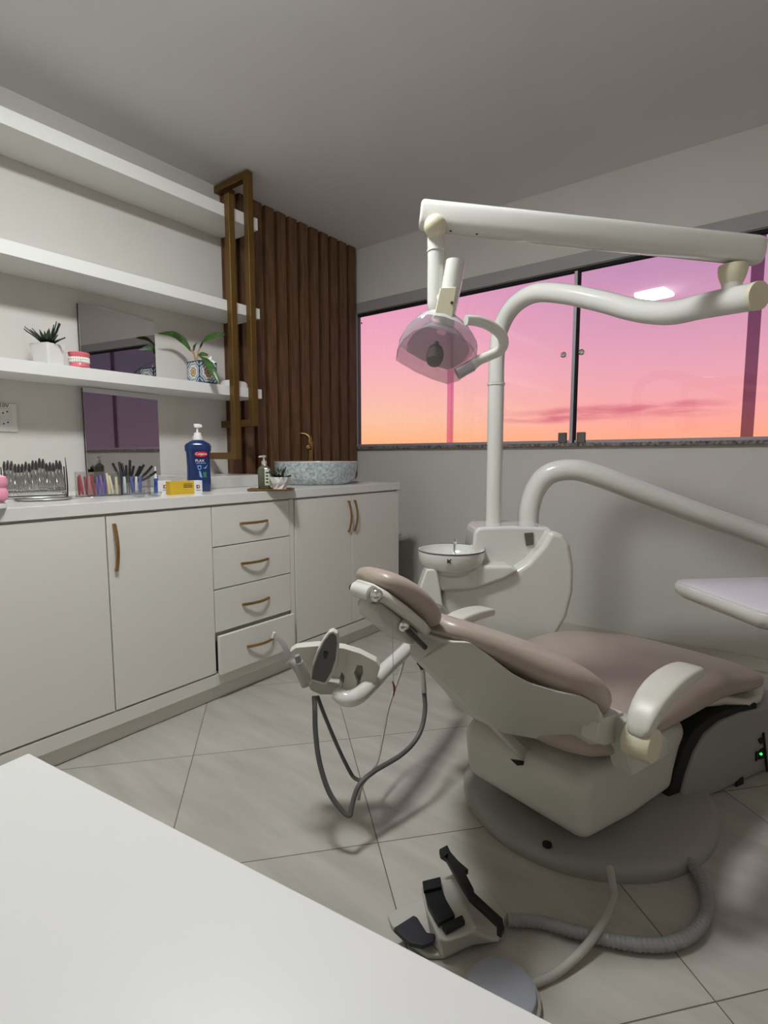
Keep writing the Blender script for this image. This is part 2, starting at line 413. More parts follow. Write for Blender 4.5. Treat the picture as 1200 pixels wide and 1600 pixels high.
def panel(t, o, kind, y0, y1, z0, z1, xo=0, g=.0016):
    return MB().box(V((XD-.019+xo, y0+g, z0+g))-o, V((XD+xo, y1-g, z1-g))-o).build(kind, 'laminate', t, bevel=.0012, seg=2)
c1, o1 = cabinet('base_cabinet', 'white two-door base cabinet nearest the desk, below the instrument rack', .505, 1.437)
panel(c1, o1, 'door', .505, .971, .137, .910); d = panel(c1, o1, 'door', .972, 1.437, .137, .910)
handle(V((XD, 1.0, .785))-o1, (0,0,1), .175, d)
c2, o2 = cabinet('drawer_cabinet', 'white cabinet of four drawers with its lowest drawer slightly open', 1.4375, 1.938)
for z0, z1, xo in ((.724,.910,0), (.528,.722,0), (.326,.526,0), (.132,.316,.028)):
    d = panel(c2, o2, 'drawer', 1.4385, 1.905, z0, z1, xo)
    zc = (z0+z1)/2+.002
    handle(V((XD+xo, 1.672, zc))-o2, (0,1,0), .155, d)
    if xo: MB().box(V((XD-.3, 1.446, z0+.012))-o2, V((XD-.018+xo, 1.898, z1-.03))-o2).build('drawer_gap_shade', 'gap', d, smooth=False)  # near-black colour paints the shade inside the open drawer's gap
MB().box(V((XD-.02, 1.907, .137))-o2, V((XD-.002, 1.937, .914))-o2).build('filler', 'laminate', c2, bevel=.001, seg=1)
c3, o3 = cabinet('sink_cabinet', 'white two-door cabinet under the round sink at the window end', 1.9385, 2.872)
a = panel(c3, o3, 'door', 1.942, 2.393, .137, .910); b = panel(c3, o3, 'door', 2.394, 2.846, .137, .910)
handle(V((XD, 2.366, .785))-o3, (0,0,1), .175, a); handle(V((XD, 2.421, .785))-o3, (0,0,1), .175, b)
MB().box(V((XL+.002, 2.848, .005))-o3, V((XD, 2.872, .916))-o3).build('side_panel', 'laminate', c3, bevel=.001, seg=1)
tag(MB().box((XL+.002, .25, .9175), (XD+.006, 2.874, .963)).build('worktop', 'counter', bevel=.002, seg=2), 'long white worktop running along the left wall over the cabinets', 'worktop')

# shelves
for nm, z0, z1 in (('lowest white wall shelf, holding the plants', 1.485, 1.540), ('middle white wall shelf, empty, above the plants', 1.957, 2.016), ('topmost white wall shelf just under the ceiling', 2.466, 2.533)):
    tag(MB().box((XL+.001, -.3, z0), (-2.62, 2.205, z1)).build('wall_shelf', 'shelf', bevel=.0015, seg=2), nm, 'shelf')
# mirrors, standing a few degrees off the wall
for lab, z0, z1 in (('upper mirror panel on the left wall, between the pink teeth and the plant', 1.543, 1.89), ('lower mirror panel behind the acrylic boxes on the worktop', .966, 1.482)):
    t = thing('mirror', lab, 'mirror', (-2.852, 1.262, z0), math.radians(5.2))
    MB().box((-.004, 0, 0), (0, .442, z1-z0)).build('glass', 'mirror', t, smooth=False)
    MB().box((-.02, .004, .004), (-.0045, .438, z1-z0-.004)).build('backing', 'gap', t, smooth=False)
# bronze frame at the shelf ends
g = thing('metal_shelf_frame', 'bronze square-tube frame around the ends of the wall shelves', 'frame', (-2.6, 2.05, 1.1))
go = V(g.location)
def bb(name, p, q, w=.04): MB().bar(V(p)-go, V(q)-go, w, w, (0,0,1) if abs(p[2]-q[2]) < .01 else (1,0,0)).build(name, 'bronze', g, bevel=.003, seg=2)
XG = -2.596
bb('post', (XG, 1.985, 1.118), (XG, 1.985, 2.58)); bb('post', (XG+.001, 2.118, 1.315), (XG+.001, 2.118, 2.752))
bb('arm', (XG-.021, 1.985, 1.138), (XL+.002, 1.985, 1.138)); bb('arm', (XG-.021, 2.118, 1.335), (XL+.002, 2.118, 1.335)); bb('arm', (XG-.021, 2.118, 2.732), (XL+.002, 2.118, 2.732))
# outlet
t = thing('wall_outlet', 'white double wall socket left of the mirror, partly cut by the frame edge', 'socket', (XL, .925, 1.315))
MB().box((0, -.06, -.067), (.009, .052, .062)).build('plate', 'outlet', t, bevel=.003)
for z in (.02, -.028): MB().box((.009, -.04, z-.015), (.0125, .03, z+.015)).build('socket', 'outlet', t, bevel=.004)
for z in (.02, -.028):
    m = MB()
    for yy, dz in ((-.022, .003), (-.005, -.004), (.012, .003)): m.ball((.0125, yy, z+dz), .0036, 8, sx=.4)
    m.build('pin_hole', 'ink', t)
text('110V', .024, frame((.0095, -.004, .05), (0,1,0), (0,0,1)), 'ink', 'voltage_mark', t)

# ------------------------------------------------------------------ things on the shelf
def blade(pts, w, name, m, parent, th=.002, sub=5, side=None):
    pts = [V(p) for p in pts]; ws = w
    P, R = spline(pts, ws, sub); rings = []; n = len(P)
    for i in range(n):
        tt = (P[min(i+1,n-1)]-P[max(i-1,0)]).normalized(); sd = V(side) if side else tt.cross(V((0,0,1)))
        if sd.length < .05: sd = V((1,0,0))
        sd = (sd-tt*sd.dot(tt)).normalized(); up = sd.cross(tt)
        rings.append([P[i]-sd*R[i], P[i]-up*(R[i]*.25+th/2), P[i]+sd*R[i], P[i]-up*(R[i]*.25-th)])
    return MB().loft(rings).build(name, m, parent, angle=80)
def square_pot(t, wt, wb, h, m='ceramicw', k=4.5):
    rings = []
    for hw_, z in ((wb, 0), (wt, h), (wt-.006, h), (wt-.008, h-.012)):
        rings.append([V((x, yy, z)) for x, yy in [(p[0], p[1]) for p in sq(hw_, -hw_, hw_, 14, 32)]])
    MB().loft(rings).build('pot', m, t, angle=30)
def spikes(t, z, n, ln, r0=.012, seed=1):
    rnd = random.Random(seed)
    for i in range(n):
        a = 2.4*i+rnd.uniform(-.2,.2); el = .25+1.1*((i*.618) % 1); L2 = ln*rnd.uniform(.8,1.1)
        dr = V((math.cos(a)*math.cos(el), math.sin(a)*math.cos(el), math.sin(el))); b = V((math.cos(a)*r0*.6, math.sin(a)*r0*.6, z-.004))
        blade([b, b+dr*L2*.5+V((0,0,.004)), b+dr*L2], [.010,.0085,.0008], 'leaf', 'leafd', t, .003, 4)
t = thing('potted_succulent', 'spiky dark green succulent in a white square pot on the lowest shelf', 'plant', (-2.68, 1.048, 1.5405), math.radians(22))
square_pot(t, .052, .042, .088); spikes(t, .088, 25, .105, .018, 3)
MB().box((-.043,-.043,.07), (.043,.043,.08)).build('soil', 'soil', t)
# teeth model
t = thing('teeth_model', 'pink dental teeth model with white teeth on the lowest shelf', 'dental model', (-2.66, 1.168, 1.5405), math.radians(60))
def arch(r, n=15, a0=-100, a1=100): return [(r*math.sin(math.radians(a0+(a1-a0)*i/(n-1))), -r*1.05*math.cos(math.radians(a0+(a1-a0)*i/(n-1)))) for i in range(n)]
def gum(z0, z1, r0, r1, name):
    rings = []
    for z, r in ((z0, r0), ((z0+z1)/2, (r0+r1)/2+.001), (z1, r1)):
        rings.append([V((x, yy, z)) for x, yy in arch(r)+[(.04,.022),(-.04,.022)]])
    return MB().loft(rings).build(name, 'gum', t, bevel=.003)
lo = gum(0, .022, .043, .039, 'lower_gum'); up = gum(.044, .068, .039, .046, 'upper_gum')
for par, z in ((lo, .027), (up, .039)):
    for i, (x, yy) in enumerate(arch(.0385, 12, -85, 85)):
        MB().ball((x, yy, z), .0062, 8, sz=1.3).build('tooth', 'tooth', par)
# leafy plant in a tiled pot
t = thing('potted_plant', 'broad-leaved green plant in a patterned tile cube pot on the lowest shelf', 'plant', (-2.688, 1.838, 1.5405))
MB().loft([[V((i*a_, j*a_, z)) for i, j in ((-1,-1),(1,-1),(1,1),(-1,1))] for a_, z in ((.057,0),(.057,.119),(.053,.119),(.053,.108))]).build('pot', 'tilepot', t, smooth=False)
to = V(t.location); c0 = V((0, 0, .112))
MB().box((-.052,-.052,.09), (.052,.052,.106)).build('soil', 'soil', t)
def leafpx(name, pts, ws, stem_n=2):
    P = [D(*p)-to for p in pts]
    blade(P, ws, name, 'leaf', t, .0016, 6, side=V((.3,-.25,.9)) if name == 'leaf_side' else None)
def leaf(pts, ws, side):
    blade([D(*p)-to for p in pts], ws, 'leaf', 'leaf', t, .0016, 6, side=side)
def stem(pts): MB().tube([D(*p)-to for p in pts], .004, 8).build('stem', 'stem', t)
dp = 3.03
stem([(307,562,dp),(302,552,dp),(297,545,dp-.01)]); stem([(308,562,dp),(309,552,dp),(312,544,dp)]); stem([(305,562,dp),(303,553,dp+.02),(301,546,dp+.03)])
leaf([(299,549,dp),(286,532,dp-.02),(270,522,dp-.06),(247,521,dp-.12)], [.004,.020,.017,.002], (.5,-.1,.9))
leaf([(312,545,dp),(320,530,dp-.02),(336,524,dp-.05),(352,523,dp-.1)], [.004,.024,.022,.002], (.3,.5,.9))
leaf([(303,548,dp+.02),(304,540,dp+.03),(309,535,dp+.04)], [.004,.012,.003], (.8,.2,.1))
leaf([(310,555,dp-.02),(322,563,dp-.1),(332,578,dp-.13),(342,598,dp-.14)], [.003,.018,.02,.003], (.6,.75,.1))
leaf([(309,556,dp),(316,553,dp),(325,555,dp)], [.004,.012,.006], (.2,.2,.9))
t = thing('artificial_flower', 'small black and white artificial flower stuck in the tiled plant pot', 'flower', D(327,566,dp-.01))
for i in range(5):
    a = i*1.256; dr = RT*math.cos(a)+UP*math.sin(a)
    blade([V((0,0,0)), dr*.018-FWD*.006, dr*.036], [.004,.010,.002], 'petal', 'white' if i in (0,1) else 'ink', t, .0015, 4, side=dr.cross(FWD))
MB().ball((0,0,0), .008).build('flower_centre', 'ink', t); MB().tube([(0,0,0),(-.012,.0,-.03),(-.02,-.005,-.06)], .002, 6).build('stem', 'leafd', t)
# small white dish at the end of the shelf
t = tag(MB().loft([[V((x, yy, z)) for x, yy in sq(a_, -b_, b_, 3.5, 24)] for a_, b_, z in ((.075,.048,0),(.08,.052,.012),(.077,.05,.035),(.066,.042,.046),(.03,.02,.049))]).build('soap_dish', 'ceramicw', angle=60), 'small white rounded dish on the lowest shelf behind the bronze posts', 'dish')
t.location = (-2.735, 2.09, 1.5405); t.rotation_euler = (0, 0, PI/2)

# ------------------------------------------------------------------ things on the worktop
ZT = .9632
# pink pot cut by the picture edge
t = thing('pink_pot', 'pink rounded pot with a pale base at the left end of the worktop', 'pot', onz(-9, 795, ZT))
MB().lathe([(.026,0),(.034,.002),(.034,.016),(.028,.02)], seg=24).build('base', 'ceramicw', t)
MB().lathe([(.026,.0205),(.038,.03),(.042,.05),(.036,.068),(.042,.085),(.038,.104),(.02,.112),(.002,.113)], seg=24).build('body', 'pink', t)
# instrument rack with forceps
pL, pR = V((-2.505, .78, ZT)), V((-2.44, .985, ZT))
ax = (pR-pL).normalized(); nx = V((ax.y, -ax.x, 0)); rl = (pR-pL).length
ang = math.atan2(ax.y, ax.x)
t = thing('instrument_rack', 'dark wire rack holding a row of steel forceps, left end of worktop', 'rack', pL, ang)
for x in (0, rl):
    MB().prism([(x-.002,-.045,0),(x-.002,.05,0),(x-.002,.05,.012),(x-.002,.02,.03),(x-.002,.012,.13),(x-.002,-.02,.13),(x-.002,-.03,.03),(x-.002,-.045,.012)], (.004,0,0)).build('end_plate', 'darksteel', t, bevel=.001, seg=1)
for yy, z in ((-.045,.03), (.045,.03), (0,.075), (-.03,.012)):
    MB().tube([(0,yy,z),(rl,yy,z)], .0024, 8).build('rail', 'darksteel', t)
f0 = None
fl = ['steel forceps at the left end of the wire rack', 'steel forceps second from the left end of the wire rack'] 
nF = 17
for i in range(nF):
    x = .012+(rl-.024)*i/(nF-1); p = pL + ax*x
    lab = 'slim steel forceps standing among the row in the wire rack'
    rz = ang+random.uniform(-.03,.03)
    if f0 is None:
        f0 = thing('forceps', lab, 'dental tool', p, rz, 'forceps in the wire rack')
        for sg in (-1, 1):
            MB().tube([(sg*.001,-.034,.018),(sg*.0028,-.046,.05),(sg*.003,-.03,.085),(sg*.001,.0,.115)], [.002,.0036,.0038,.003], 8).build('handle', 'steel', f0)
            MB().tube([(sg*.0012,.0,.113),(sg*.0028,.012,.132),(sg*.0008,.02,.152)], [.0044,.004,.0016], 8).build('jaw', 'darksteel', f0)
        MB().ball((0,.0,.113), .005, 10, sx=1.1).build('hinge', 'darksteel', f0)
    else:
        c = dup(f0, p, rz); c.scale = (1, 1, random.uniform(.92, 1.08))
t = tag(MB().tube([(0,0,0),(.002,.004,.07),(.0,.012,.165)], [.003,.0028,.0012], 8).build('dental_probe', 'darksteel'), 'tallest thin dark probe at the right end of the wire rack', 'dental tool')
t.location = pL+ax*(rl+.008)+V((0,0,.002)); t.rotation_euler = (0,0,ang)
# metal trays
p = onz(64, 783, ZT); t = tag(MB().lathe([(.05,0),(.092,.003),(.10,.011),(.103,.011),(.094,.0015),(.05,-.0)][:4]+[(.09,.0055),(.05,.0035)], seg=40, sy=.5).build('oval_tray', 'steel'), 'oval polished steel tray lying in front of the wire rack', 'tray'); t.location = p+V((-.03,.02,0)); t.rotation_euler = (0,0,ang)
p = onz(122, 779, ZT); t = tag(MB().box((-.055,-.03,0), (.055,.03,.004)).build('flat_tray', 'steel', bevel=.0015), 'thin flat steel tray left of the acrylic boxes', 'tray'); t.location = p+V((-.03,.012,0)); t.rotation_euler = (0,0,ang-.1)
# acrylic boxes
def acrylic(name, label, A, B, depth, h):
    A, B = V(A), V(B); u = (B-A).normalized(); v = V((-u.y, u.x, 0)); W = (B-A).length
    if v.x > 0: v = -v
    t = thing(name, label, 'box', A, math.atan2(u.y, u.x))
    vy = 1 if V((-u.y, u.x, 0)).dot(v) > 0 else -1
    th = .003
    MB().box((0,0,0), (W,vy*depth,th)).build('floor_plate', 'clear', t, smooth=False)
    MB().box((0,0,th), (W,vy*th,h)).build('front_plate', 'clear', t, smooth=False); MB().box((0,vy*(depth-th),th), (W,vy*depth,h)).build('back_plate', 'clear', t, smooth=False)
    MB().box((0,vy*th,th), (th,vy*(depth-th),h)).build('side_plate', 'clear', t, smooth=False); MB().box((W-th,vy*th,th), (W,vy*(depth-th),h)).build('side_plate', 'clear', t, smooth=False)
    return t, A, u, v, W
A, B = onz(119, 777, ZT), onz(190, 774.5, ZT)
tb, A1, u1, v1, W1 = acrylic('acrylic_box', 'clear acrylic box full of coloured handles, left of the mirrored pair', A, B, .085, .105)
tb['label'] = 'clear acrylic box full of red, purple and cream handles'
def standing(name, label, cat, base, top, m, r, tip=None, group=None, seg=8):
    base, top = V(base), V(top)
    t = thing(name, label, cat, base, 0, group); d = top-base
    MB().tube([V((0,0,0)), d*.5+V((0,0,.001)), d], [r*.9, r, r*.75], seg).build('handle', m, t)
    if tip: MB().tube([d, d*1.14], [r*.5, r*.2], seg).build('tip', tip, t)
    return t
names = ['red','red','red','red','red','purple','purple','purple','cream','cream','cream']
mats = ['rod0','rod1','rod2','rod3','rod0','rod4','rod5','rod4','rod6','rod7','rod6']
ordn = {'red': ['leftmost','second','middle','fourth','rightmost'], 'purple': ['left','middle','right'], 'cream': ['left','middle','right']}
cnt = {}
for i in range(11):
    k = names[i]; cnt[k] = cnt.get(k, 0)+1
    b = A1 + u1*(.014+(W1-.028)*i/10) + v1*(.03+.02*(i % 2)) + V((0,0,.0066))
    tp = b + u1*random.uniform(-.012,.004) + v1*.02 + V((0,0,.078+random.uniform(-.008,.014)))
    if i == 0: tp = b+V((0,0,.08))
    standing('brush_handle', '%s of the %s handles in the clear acrylic box' % (ordn[k][cnt[k]-1], k), 'dental tool', b, tp, mats[i], .0062, None, 'handles in the acrylic box')
A, B = onz(192, 774, ZT), onz(236, 772.5, ZT)
t2, A2, u2, v2, W2 = acrylic('acrylic_box', 'clear acrylic box with black pliers and blue tools', A, B, .085, .085)
MB().box((-.004,-.001,0), (-.0005,.0835*(1 if V((-u2.y,u2.x,0)).dot(v2) > 0 else -1),.088)).build('end_plate', 'ink', t2, smooth=False)
def pliers(px0, px1, top, i):
    b = A2 + u2*(.012+.0105*i) + v2*(.05+.004*(i % 2)) + V((0,0,.0045))
    lab = ['leftmost black-handled pliers splayed out over the acrylic boxes', 'second black-handled pliers over the acrylic boxes', 'tallest black-handled pliers in the middle of the acrylic boxes', 'black-handled pliers right of the tallest one', 'rightmost black-handled pliers over the acrylic box'][i]
    t = thing('pliers', lab, 'pliers', b)
    hinge = V((0,0,.05)); d = 2.72
    MB().tube([V((0,0,.0)), hinge], [.0025,.005], 8).build('jaw', 'steel', t)
    for j, (px, py) in enumerate(top):
        q = D(px, py, (b-CAM).dot(FWD)) - b
        mid = hinge*.5+q*.5+V((0,0,-.008)); MB().tube([hinge, mid, q], [.005,.006,.0055], 8).build('grip', 'black', t)
pliers(0,0, [(176,724),(186,722)], 0); pliers(0,0, [(190,724),(197,727)], 1); pliers(0,0, [(203,719),(209,728)], 2); pliers(0,0, [(219,728),(225,726)], 3); pliers(0,0, [(238,728),(244,737)], 4)
for i, (m, k, xx) in enumerate((('rod9','white',.012), ('rod8','blue',.045), ('rod9','white',.058), ('rod8','blue',.074))):
    b = A2 + u2*min(xx, W2-.012) + v2*.022 + V((0,0,.0086))
    standing('tool_handle', ['left white handle in the box with the black pliers', 'left blue handle in the box with the black pliers', 'right white handle in the box with the black pliers', 'right blue handle in the box with the black pliers'][i], 'dental tool', b, b+u2*random.uniform(-.006,.006)+v2*.01+V((0,0,.072)), m, .0066, None, 'handles in the pliers box')
b = onz(240, 772, ZT)+V((-.03,.03,0)); t = thing('syringe', 'white-capped slim syringe standing right of the acrylic boxes', 'syringe', b)
MB().tube([(0,0,0),(0,0,.07)], .008, 12).build('barrel', 'rod8', t); MB().tube([(0,0,.07),(0,0,.095),(0,0,.125)], [.0065,.004,.0028], 10).build('nozzle', 'pump', t)
p = onz(216, 777.5, ZT); t = tag(MB().lathe([(.018,0),(.022,.001),(.024,.03),(.0225,.03),(.0205,.004),(.002,.004)], seg=24).build('glass_cup', 'clear'), 'small clear glass cup in front of the black pliers', 'cup'); t.location = p+V((-.012,.012,0))
p = onz(240, 776, ZT); t = tag(MB().lathe([(.02,0),(.027,.004),(.03,.02),(.0285,.02),(.025,.006),(.002,.005)], seg=24).build('glass_dish', 'clear'), 'clear shallow glass dish beside the white carton', 'dish'); t.location = p+V((-.012,.012,0))
# cartons
def carton(name, label, A, B, dep, h, ends):
    A, B = V(A), V(B); u = (B-A).normalized(); v = V((-u.y, u.x, 0)); W = (B-A).length
    t = thing(name, label, 'box', A, math.atan2(u.y, u.x))
    x0 = W*.74
    if ends == 'two':
        MB().box((0,0,0), (x0,dep,h)).build('yellow_wrap', 'yellow', t, bevel=.0006, seg=1); MB().box((x0+.0004,0,0), (W,dep,h)).build('carton', 'carton', t, bevel=.0006, seg=1)
        for k, z in enumerate((.75,.62,.5)): MB().box((x0*.55,-.0006,h*z), (x0*.93,0,h*z+.003)).build('print_line', 'maroon' if k == 0 else 'ink', t, smooth=False)
        cx, cz = (x0+W)/2, h*.52
    else:
        MB().box((0,0,0), (W,dep,h)).build('carton', 'carton', t, bevel=.0006, seg=1); cx, cz = W*.62, h*.52
    ring = MB(); n = 18
    ring.loft([[V((cx+r*math.cos(2*PI*i/n), yy, cz+r*math.sin(2*PI*i/n))) for i in range(n)] for r, yy in ((.0085,0),(.0085,-.0008),(.0045,-.0008),(.0045,0))], cap=False)
    ring.box((cx-.0095,-.0008,cz-.0085), (cx-.0055,0,cz+.0085)); ring.build('logo', 'maroon', t, smooth=False)
    MB().box((cx-.012,-.0007,cz-.018), (cx+.012,0,cz-.0155)).build('print_line', 'ink', t, smooth=False)
    return t
carton('medicine_carton', 'white carton with a small maroon logo, behind the yellow one', onz(243, 772, ZT)+V((-.05,.03,0)), onz(268, 771, ZT)+V((-.05,.03,0)), .04, .057, 'one')
carton('medicine_carton', 'yellow and white carton lying before the blue bottle', onz(266, 773.5, ZT), onz(316.5, 770.5, ZT), .035, .06, 'two')
# blue mouthwash bottle
bp_ = onz(309, 768.5, ZT)+V((-.03,.03,0)); fd = V((-bp_.x, -bp_.y, 0)).normalized(); rz = math.atan2(fd.y, fd.x)+PI/2
t = thing('mouthwash_bottle', 'large blue mouthwash bottle with a white pump top', 'bottle', bp_, rz)
S_ = (bp_-CAM).dot(FWD)/FPX
def brings(prof): return [[V((x, yy, z)) for x, yy in sq(a_, -b_, b_, 3.2, 28)] for a_, b_, z in prof]
MB().loft(brings([(.050,.030,0),(.055,.034,.006),(.056,.035,.05),(.054,.034,.12),(.056,.035,.19),(.061,.038,.20),(.062,.038,.222),(.056,.034,.232),(.034,.026,.245),(.022,.021,.25)])).build('bottle_body', 'bluebottle', t, angle=60)
MB().lathe([(.022,.25),(.0235,.251),(.022,.268),(.018,.27),(.0165,.285),(.008,.287)], seg=24).build('pump_collar', 'pump', t)
MB().tube([(0,0,.285),(0,0,.312)], .005, 12).build('pump_stem', 'pump', t)
MB().loft([[V((x+o_, yy, z)) for x, yy in sq(a_, -b_, b_, 4, 16)] for a_, b_, z, o_ in ((.016,.010,.31,.002),(.02,.011,.314,.004),(.019,.01,.325,.002),(.011,.007,.328,-.002))]).build('pump_head', 'pump', t)
def lab_y(x, z): return -.0358
red = MB().loft([[V((x*.031+.013, yy, .182+z)) for x, z in [(math.cos(a_*PI/12), .014*math.sin(a_*PI/12)) for a_ in range(24)]] for yy in (-.0352,-.0362)]).build('brand_label', 'red', t, smooth=False)
text('Colgate', .0165, frame((.013,-.0363,.183), (1,0,0), (0,0,1)), 'white', 'brand_text', t)
text('PLAX', .0175, frame((.006,-.0356,.150), (1,0,0), (0,0,1)), 'white', 'product_text', t)
MB().box((-.012,-.0358,.137), (.034,-.0348,.140)).build('print_line', 'paleblue', t, smooth=False); MB().box((-.022,-.036,.198), (.02,-.0348,.2025)).build('print_line', 'paleblue', t, smooth=False)
sh = [(-.006,.128),(.013,.128),(.012,.113),(.0035,.103),(-.005,.113)]
MB().prism([(x,-.0352,z) for x, z in sh], (0,-.0008,0)).build('shield_print', 'paleblue', t, smooth=False)
MB().prism([(x*.6+.0014,-.0360,.116+(z-.116)*.6) for x, z in sh], (0,-.0006,0)).build('shield_print', 'bluebottle', t, smooth=False)
MB().prism([(.0,-.0352,.10),(.008,-.0352,.10),(.016,-.0352,.068),(.004,-.0352,.072)], (0,-.0008,0)).build('tooth_print', 'paleblue', t, smooth=False)
MB().prism([(.018,-.0352,.092),(.034,-.0352,.098),(.034,-.0352,.068),(.022,-.0352,.07)], (0,-.0006,0)).build('leaf_print', 'greenp', t, smooth=False)
MB().prism([(.018,-.0352,.114),(.03,-.0352,.118),(.042,-.0352,.132),(.033,-.0352,.112)], (0,-.0006,0)).build('swoosh_print', 'paleblue', t, smooth=False)
# marble ledge
tag(MB().box((XL+.002, 1.66, ZT), (-2.47, 2.135, 1.028)).build('marble_ledge', 'marble', bevel=.004), 'low white marble ledge behind the blue bottle, under the slats', 'ledge')
# wooden tray with soap and small succulent
c = onz(419, 768.5, ZT)+V((-.075,.085,0))
rz = math.atan2(RT.y, RT.x)+.08
t = tag(MB().loft([[V((x, yy, z)) for x, yy in sq(a_, -b_, b_, 7, 32)] for a_, b_, z in ((.108,.068,0),(.114,.072,.004),(.114,.072,.010),(.108,.067,.010),(.106,.066,.0065))]).build('wooden_tray', 'traywood', angle=50), 'flat brown wooden tray beside the sink', 'tray'); t.location = c; t.rotation_euler = (0,0,rz)
sp_ = c + RT.normalized()*-.048 + V((-.02,.035,.0068)); t = thing('soap_dispenser', 'square glass soap dispenser with a pale label on the wooden tray', 'soap dispenser', sp_, rz)
MB().loft([[V((x, yy, z)) for x, yy in sq(a_, -a_, a_, 6, 28)] for a_, z in ((.028,0),(.03,.003),(.03,.098),(.024,.11),(.012,.118),(.011,.124))]).build('bottle_body', 'soap', t, angle=60)
MB().box((.006,-.0312,.018), (.0305,-.030,.1)).build('label_sheet', 'labelgreen', t, smooth=False)
for k in range(4): MB().box((.012,-.0318,.03+k*.016), (.024,-.0311,.038+k*.016)).build('label_mark', 'ink', t, smooth=False)
MB().lathe([(.0125,.122),(.0125,.14),(.006,.142),(.005,.158),(.012,.16),(.013,.168),(.003,.170)], seg=18).build('pump', 'dispgrey', t); MB().tube([(0,0,.163),(-.018,-.004,.163),(-.024,-.005,.159)], .0042, 8).build('spout', 'dispgrey', t)
pp = c + RT.normalized()*.052 + V((0.0,-.012,.0068)); t = thing('potted_succulent', 'little dark succulent in a faceted white pot on the wooden tray by the sink', 'plant', pp, .3)
MB().loft([[V((r*math.cos(PI/4*k+(PI/8 if j == 1 else 0)), r*math.sin(PI/4*k+(PI/8 if j == 1 else 0)), z)) for k in range(8)] for j, (r, z) in enumerate(((.034,0),(.044,.03),(.052,.062),(.047,.062),(.045,.052)))]).build('pot', 'ceramicw', t, smooth=False)
MB().lathe([(.044,.048),(.044,.054)], seg=16).build('soil', 'soil', t); spikes(t, .056, 22, .062, .02, 9)
# sink
sc = V((-2.42, 2.46, ZT))
t = thing('vessel_sink', 'round grey ceramic vessel sink with white rim at the window end', 'sink', sc, 0)
prof = [(.205,0),(.222,.004),(.245,.04),(.258,.085),(.262,.125),(.261,.134)]
MB().lathe(prof+[(.25,.134),(.24,.12)], seg=56, cap=True).build('bowl', 'sink', t, angle=60)
MB().lathe([(.262,.1345),(.264,.138),(.258,.141),(.248,.139),(.235,.10),(.20,.05),(.12,.028),(.03,.024)], seg=56).build('inner_bowl', 'sinkin', t, angle=60)
fp = V((-2.80, 2.79, ZT)); t = thing('faucet', 'tall rose gold basin faucet behind the sink', 'faucet', fp)
zt_ = upto(fp, 690).z - ZT
MB().lathe([(.026,0),(.026,.008),(.019,.012),(.019,zt_*.6),(.022,zt_)], seg=20).build('column', 'gold', t)
rdir = (-RT).normalized(); MB().tube([(0,0,zt_), V((0,0,zt_+.03)), rdir*.02+V((0,0,zt_+.052)), rdir*.055+V((0,0,zt_+.062)), rdir*.085+V((0,0,zt_+.058))], [.016,.013,.011,.01,.009], 12, flat=.6).build('lever', 'gold', t)
MB().tube([(0,0,zt_*.8), V((.05,-.06,zt_*.9)), V((.1,-.12,zt_*.85))], .013, 12).build('spout', 'gold', t)
# waste pipe at the wall
pc = ony(632, 836, YF); t = thing('waste_pipe', 'white plastic pipe elbow on the wall beside the sink cabinet', 'pipe', (pc.x, YF, pc.z))
MB().tube([(0,-.002,-.02),(0,-.05,-.02),(-.012,-.062,-.018),(-.04,-.064,-.01),(-.09,-.064,0)], .02, 14).build('elbow', 'pump', t); MB().tube([(-.04,-.064,.0),(-.02,-.064,.03),(-.05,-.064,.045)], .018, 12).build('trap', 'pump', t)
MB().tube([(.0,-.003,-.02),(0,-.012,-.02)], .03, 18, sub=1).build('flange', 'pump', t)

# ------------------------------------------------------------------ foreground desk
dc = onz(45, 1176, .75); de = onz(868, 1600, .75); du = (de-dc).normalized(); dv = V((du.y, -du.x, 0))
t = thing('desk', 'white laminate desk filling the lower left foreground', 'desk', (dc.x, dc.y, 0), math.atan2(du.y, du.x))
MB().box((0,-.62,.722), (1.5,0,.75)).build('desk_top', 'desk', t, bevel=.002, seg=2)
for x in (.05, 1.43): MB().box((x,-.58,0), (x+.025,-.05,.7215)).build('side_panel', 'desk', t, bevel=.001, seg=1)
MB().box((.076,-.4,.3), (1.429,-.38,.7215)).build('modesty_panel', 'desk', t, smooth=False)

# ------------------------------------------------------------------ dental chair
TH = math.radians(14); AX = V((math.sin(TH), math.cos(TH), 0)); RX = V((math.cos(TH), -math.sin(TH), 0))
CO = V((-.56, 1.36, 0)) - RX*.05
chair = thing('dental_chair', 'reclined dental treatment chair with taupe cushions and white shell', 'dental chair', CO, -TH)
def loc(p): d = p-CO; return V((d.dot(RX), d.dot(AX), p.z))
def ch(px, py, s): return loc(onp(px, py, CO+RX*s, RX))
def chp(mb_name, m, pts, s0, s1, **k): # side profile (u,z) between two widths
    return MB().prism([V((s0, u, z)) for u, z in pts], (s1-s0, 0, 0)).build(mb_name, m, chair, **k)
MB().lathe([(.392,.001),(.392,.012),(.385,.03),(.36,.044),(.27,.058),(.02,.062)], (.0,.42,0), 64, 1, 1.06).build('base_plate', 'base', chair, angle=70)
MB().lathe([(.013,.046),(.013,.0525),(.001,.0526)], V((loc(onz(855,1316,.056)).x, loc(onz(855,1316,.056)).y, 0)), 14).build('bolt_hole', 'gap', chair)
# lift housing
chp('lift_housing', 'plastic2', [(.045,.115),(.30,.075),(.65,.05),(.82,.225),(.50,.285),(.27,.315),(.10,.325),(.02,.28)], -.20, .228, bevel=.04, seg=5)
chp('lift_shade_filler', 'gap', [(.22,.05),(.95,.05),(1.0,.2),(.80,.3),(.62,.2),(.22,.2)], -.17, .16, bevel=.01)  # black block standing in for the shade below the seat
